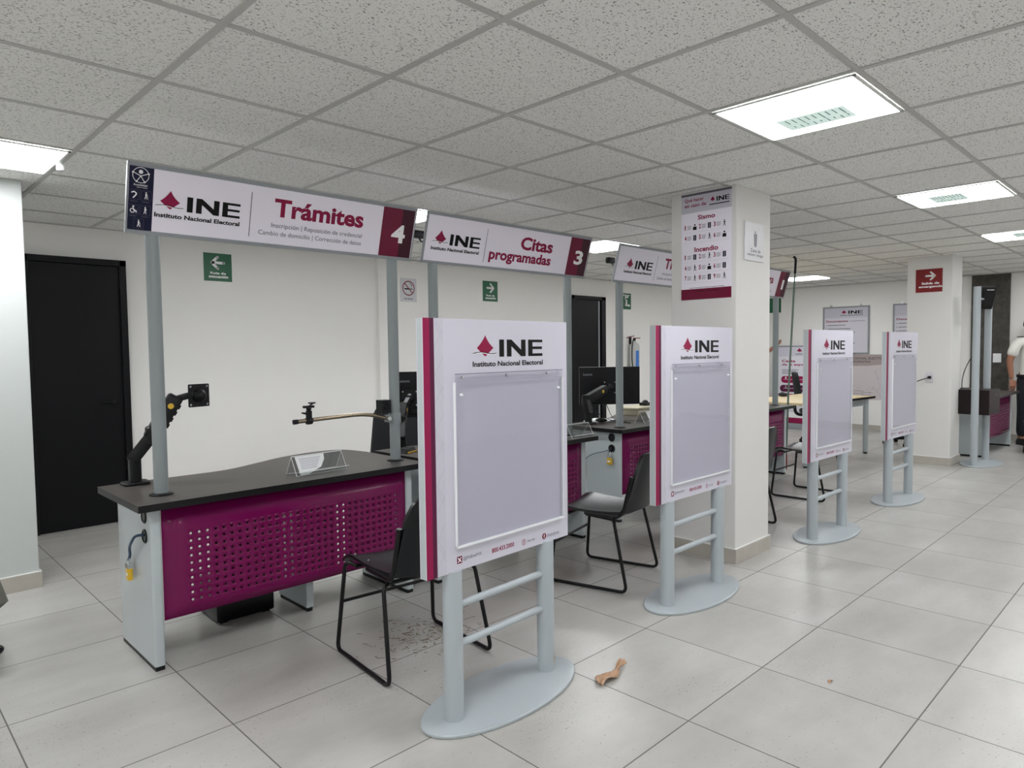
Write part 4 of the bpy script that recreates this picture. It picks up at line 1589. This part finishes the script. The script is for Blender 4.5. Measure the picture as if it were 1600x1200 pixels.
# leaning green pole with hooked black top
t = thing('leaning_pole', 'thin green pole with a hooked black top leaning beside the sign numbered 1', 'pole', (7.60, 3.33, 0))
MB().tube([(0, 0, .16), (.02, -.012, .9), (.055, -.03, 1.6), (.12, -.03, 2.22)], .011, POLEG, 10).build('pole_tube', t)
MB().tube([(.0, .0, .0), (.0, .0, .17)], .012, REDS, 10).build('red_tip', t)
MB().tube(spline([(.118, -.03, 2.2), (.128, -.032, 2.30), (.125, -.035, 2.36), (.095, -.03, 2.385)], 5), [.014] * 16, BLACK, 10).build('hook', t)

# outlet and cable on the far column
t = thing('wall_outlet', 'white electrical outlet on the far column with a black plug', 'outlet', (9.0 - .001, 2.27, 1.015), -PI / 2)
MB().rbox(-.04, .04, -.06, .06, 0, .009, .008, SIGNW, FRONT).build('cover_plate', t)
MB().box(-.014, .018, -.035, -.009, -.018, .012, BLACK).build('plug', t)
tag(MB().tube(spline([(8.962, 2.272, 1.01), (8.93, 2.32, .99), (8.90, 2.42, .95), (8.90, 2.55, .92)], 6), .005, CABLE, 8).build('cable.004'),
    'thin black cable plugged into the outlet on the far column', 'cable')
tag(MB().rbox(-.05, .05, -.065, .065, 0, .008, .006, PAPER, T(XR - .0305, 2.17, 1.185) @ RZ(-PI / 2) @ FRONT).build('switch_plate'), 'white switch plate on the dark stone strip beside the guard', 'switch')

# two-post stand with a drawer box and camera
t = thing('post_stand', 'tall grey two-post stand with dark box and camera head, beside far column', 'stand', (9.44, 1.84, 0), -.04)
n = 56
ov = [(.37 * math.cos(2 * PI * k / n), .20 * math.sin(2 * PI * k / n)) for k in range(n)]
MB().loft([(ov, .0, .004), (ov, .003, 0), (ov, .011, 0), (ov, .014, .004)], GREY).build('base_plate', t)
MB().cyl(-.30, 0, .014, 2.03, .037, GREY, 28).build('post', t)
MB().cyl(.30, .03, .014, 1.93, .037, GREY, 28).build('post', t)
bx = MB().box(-.10, .36, -.09, .30, .575, .86, WENGE)
bx = bx.build('drawer_box', t, .003)
MB().lathe([(.010, 0), (.010, .006), (.004, .008)], STEEL, 14, T(.14, -.091, .80) @ RX(PI / 2)).build('lock_knob', bx)
hd = MB().box(-.085, .085, -.04, .05, -.13, .13, BLACK, T(.02, 0, 1.92) @ RZ(-.75) @ RX(.35)).build('camera_head', t, .008)
MB().rect(-.06, .06, -.10, .09, 0, BLACKG, T(.02, -.001, 1.92) @ RZ(-.75) @ RX(.35) @ T(0, -.041, 0) @ FRONT).rect(-.03, .05, .098, .106, 0, INKW, T(.02, -.001, 1.92) @ RZ(-.75) @ RX(.35) @ T(0, -.041, 0) @ FRONT).build('display', hd)
MB().tube([(-.27, 0, 1.9), (-.06, 0, 1.9)], .012, GREY, 8).tube([(.09, .01, 1.88), (.28, .03, 1.86)], .012, GREY, 8).build('crossbar', t)
MB().tube(spline([(-.03, .20, .86), (-.02, .20, .98), (.0, .17, 1.12), (-.03, .08, 1.3)], 5), .005, CABLE, 8).build('cord', t)

# ---------------------------------------------------------------- floor litter
rr = random.Random(11)
m = MB()
for k in range(240):
    a = rr.uniform(0, 2 * PI)
    q = rr.gauss(0, 1)
    x = 1.99 + .15 * rr.gauss(0, 1)
    y = 2.66 + .10 * rr.gauss(0, 1)
    L = rr.uniform(.006, .035)
    dx, dy = math.cos(a) * L, math.sin(a) * L
    zz = .0015 + rr.uniform(0, .003)
    m.tube([(x, y, zz), (x + dx * .5, y + dy * .5, zz + .001), (x + dx, y + dy, zz)], rr.uniform(.0006, .0014), TWIG, 4)
o = tag(m.build('twig_litter'), 'scatter of dry straw and twig bits on the floor under the first chair', 'litter')
o['kind'] = 'stuff'


def tape(u, v):
    L = .21
    s = u
    x = -.10 + L * s
    y = -.02 + .06 * s + (v - .5) * (.045 + .02 * math.sin(s * 6)) + .012 * math.sin(s * 9)
    z = .006 + .012 * abs(math.sin(s * 7 + v * 1.5)) + .005 * math.sin(v * 9 + s * 4) + .012 * max(0, s - .6) * 2
    return (x, y, max(.003, z))


tag(MB().sheet(tape, 22, 6, .0012, TAPEM).build('tape_scrap', loc=(2.285, 1.735, 0), rotz=-.15), 'crumpled scrap of brown tape on the floor right of the nearest board', 'tape')
for x, y, lab in ((2.86, 1.06, 'small dark scrap on the floor tiles near the lower right corner'), ):
    tag(MB().sheet(lambda u, v: (.03 * u, .012 * (v - .5) + .006 * math.sin(u * 5), .002 + .004 * math.sin(u * 3)), 8, 3, .001, TAPEM).build('litter_scrap', loc=(x, y, 0), rotz=.4), lab, 'litter')

# ---------------------------------------------------------------- people
def skin_body(name, joints, bones, m, parent=None, root=0, sub=2):
    me = bpy.data.meshes.new(name)
    me.from_pydata([j[0] for j in joints], bones, [])
    o = bpy.data.objects.new(name, me)
    COL.objects.link(o)
    if parent is not None:
        o.parent = parent
    sk = o.modifiers.new('skin', 'SKIN')
    sk.use_smooth_shade = True
    lay = me.skin_vertices[0].data
    for i, j in enumerate(joints):
        r = j[1]
        lay[i].radius = r if isinstance(r, tuple) else (r, r)
        lay[i].use_root = (i == root)
    ss = o.modifiers.new('sub', 'SUBSURF')
    ss.levels = sub
    ss.render_levels = sub
    me.materials.append(m)
    return o


def hand(mb, M, s=1):
    """palm with four curled fingers and a thumb; local -z runs down the fingers, thumb toward +x"""
    mb.loft([(rrect(-.026, .026, -.010, .010, .008, 3), .0, .002), (rrect(-.040, .040, -.013, .013, .01, 3), -.045, 0), (rrect(-.041, .041, -.012, .012, .01, 3), -.09, .002)], SKIN, M)
    for k, L in enumerate((.066, .076, .070, .056)):
        x = .030 - k * .020
        mb.tube(spline([(x, 0, -.08), (x, .006, -.08 - L * .45), (x, .022, -.08 - L * .8), (x * .96, .040, -.08 - L)], 3), [.009, .009, .009, .0088, .0085, .008, .0078, .0074, .007, .006][:10], SKIN, 8, M)
    mb.tube(spline([(.030, 0, -.02), (.055, .012, -.05), (.060, .022, -.085)], 3), [.012, .011, .0105, .010, .0095, .009, .0075], SKIN, 8, M)


def person(label, loc, rotz, shirt, trous, arms, short=True, guard=False):
    """standing adult facing local -y; arms: list of (shoulder, elbow, wrist) for left(-x) and right(+x)"""
    t = thing('person', label, 'person', loc, rotz)
    J = [((0, 0, .95), (.115, .08)), ((0, .005, 1.12), (.120, .085)), ((0, .01, 1.30), (.165, .11)), ((0, .01, 1.42), (.12, .075)), ((0, .005, 1.50), .055),
         ((0, -.005, 1.56), (.066, .07)), ((0, -.01, 1.64), (.078, .095)), ((0, .0, 1.72), (.07, .085)), ((0, .005, 1.755), (.035, .045))]
    Bn = [(0, 1), (1, 2), (2, 3), (3, 4), (4, 5), (5, 6), (6, 7), (7, 8)]
    for s in (-1, 1):
        k = len(J)
        J += [((s * .09, 0, .88), (.085, .09)), ((s * .10, -.01, .50), .058), ((s * .105, .015, .28), .052), ((s * .11, .02, .09), .038), ((s * .115, -.06, .04), (.040, .03)), ((s * .12, -.15, .03), (.036, .022))]
        Bn += [(0, k), (k, k + 1), (k + 1, k + 2), (k + 2, k + 3), (k + 3, k + 4), (k + 4, k + 5)]
    for s, (sh, el, wr) in zip((-1, 1), arms):
        k = len(J)
        J += [(sh, .062), (el, .043), (wr, .028)]
        Bn += [(3, k), (k, k + 1), (k + 1, k + 2)]
    body = skin_body('body', J, Bn, SKIN, t)
    # face
    fc = MB()
    for s in (-1, 1):
        fc.ball((s * .032, -.088, 1.645), .014, .008, .008, INKW)
        fc.ball((s * .032, -.094, 1.645), .006, .004, .006, INKB)
        fc.box(s * .032 - .018, s * .032 + .018, -.098, -.088, 1.660, 1.666, HAIR)
        fc.ball((s * .080, .0, 1.635), .012, .022, .032, SKIN)
    fc.loft([([(-.016, -.085), (.016, -.085), (0, -.118)], 1.600, 0), ([(-.008, -.085), (.008, -.085), (0, -.10)], 1.655, 0)], SKIN)
    fc.ball((0, -.090, 1.578), .026, .008, .008, mat('lips', '#7E4638', .5))
    fc.build('face', body)
    hm = MB()
    def hairfn(u, v):
        th, ph = 2 * PI * u, v * PI * .52
        r = 1.07
        return (.079 * r * math.sin(ph) * math.cos(th), .005 + .098 * r * math.sin(ph) * math.sin(th), 1.665 + .108 * r * math.cos(ph) - (.03 if math.sin(th) > 0 else -.02) * v)
    hm.sheet(hairfn, 24, 10, .012, HAIR)
    hm.build('hair', t)
    for s, (sh, el, wr) in zip((-1, 1), arms):
        v = (Vector(wr) - Vector(el)).normalized()
        rot = (-v).to_track_quat('Z', 'Y').to_matrix().to_4x4()
        q = MB()
        hand(q, T(*wr) @ rot @ RZ(PI if s < 0 else 0))
        q.build('hand', body)
    # shirt: torso and sleeves
    def lerp(a, b, k):
        return tuple(a[i] + (b[i] - a[i]) * k for i in range(3))
    SJ = [((0, 0, .80), (.170, .125)), ((0, 0, .97), (.160, .116)), ((0, .005, 1.12), (.152, .117)), ((0, .01, 1.30), (.180, .125)), ((0, .01, 1.425), (.130, .088)), ((0, .008, 1.475), .066)]
    SB = [(0, 1), (1, 2), (2, 3), (3, 4), (4, 5)]
    for s, (sh, el, wr) in zip((-1, 1), arms):
        k = len(SJ)
        end = lerp(sh, el, .80) if short else lerp(el, wr, .9)
        if short:
            SJ += [(sh, .075), (lerp(sh, el, .4), .070), (end, .070)]
            SB += [(4, k), (k, k + 1), (k + 1, k + 2)]
        else:
            SJ += [(sh, .073), (el, .053), (end, .038)]
            SB += [(4, k), (k, k + 1), (k + 1, k + 2)]
    skin_body('shirt', SJ, SB, shirt, t)
    TJ = [((0, 0, 1.04), (.150, .108)), ((0, 0, .90), (.165, .118))]
    TB = [(0, 1)]
    for s in (-1, 1):
        k = len(TJ)
        TJ += [((s * .092, 0, .80), .098), ((s * .10, -.008, .50), .078), ((s * .105, .01, .10), .068)]
        TB += [(1, k), (k, k + 1), (k + 1, k + 2)]
    skin_body('trousers', TJ, TB, trous, t)
    MB().loft([([(.180 * math.cos(2 * PI * k / 24), .134 * math.sin(2 * PI * k / 24)) for k in range(24)], z, 0) for z in (.925, .965)], BLACK).box(-.025, .025, -.138, -.126, .925, .965, STEEL).build('belt', t)
    for s in (-1, 1):
        MB().loft([(rrect(s * .115 - .045, s * .115 + .045, -.20, .07, .04), 0, 0), (rrect(s * .115 - .045, s * .115 + .045, -.20, .07, .04), .04, .004), (rrect(s * .115 - .04, s * .115 + .04, -.10, .06, .035), .085, .006)], BLACKG).build('shoe', t)
    if guard:
        q = MB()
        q.box(-.12, -.03, -.131, -.122, 1.235, 1.285, TROUS)
        q.rect(-.115, -.045, 1.325, 1.355, 0, PALELINE, T(0, -.128, 0) @ FRONT)
        o = q.build('chest_patch', t)
        o['label'] = 'navy chest pocket flap'
        for s in (-1, 1):
            MB().box(s * .135 - .045, s * .135 + .045, -.03, .04, 1.478, 1.488, TROUS, T(0, 0, 0)).build('epaulette', t)
    return t


gx, gy = 11.66, 1.72
person('person in a white short-sleeved uniform shirt and dark trousers standing at the right edge', (gx, gy, 0), -.75, SHIRT, TROUS,
       [((-.20, .01, 1.40), (-.285, .03, 1.15), (-.29, -.03, .90)), ((.20, .01, 1.40), (.27, .03, 1.15), (.28, -.03, .90))], True, True)
# the one holding the banner stands behind the near column: only an arm shows
person('person hidden behind the near column, bare arm reaching to the top of the roll-up banner', (11.22, 5.62, 0), -1.2, mat('grey knit', '#4A4C55', .9, noise=.1, nscale=120), TROUS,
       [((-.19, .01, 1.40), (-.27, -.04, 1.13), (-.16, -.30, 1.02)), ((.19, .0, 1.40), (.31, -.12, 1.27), (.45, -.02, 1.385))], True)
tag(MB().rbox(-.05, .05, -.07, .07, 0, .016, .01, BLACK).rbox(-.045, .03, -.06, .065, .017, .02, .006, BLUE).build('folder', loc=(11.02, 5.30, .93), rotz=.4), 'small coloured booklet held beside the near column by the half hidden person', 'booklet')
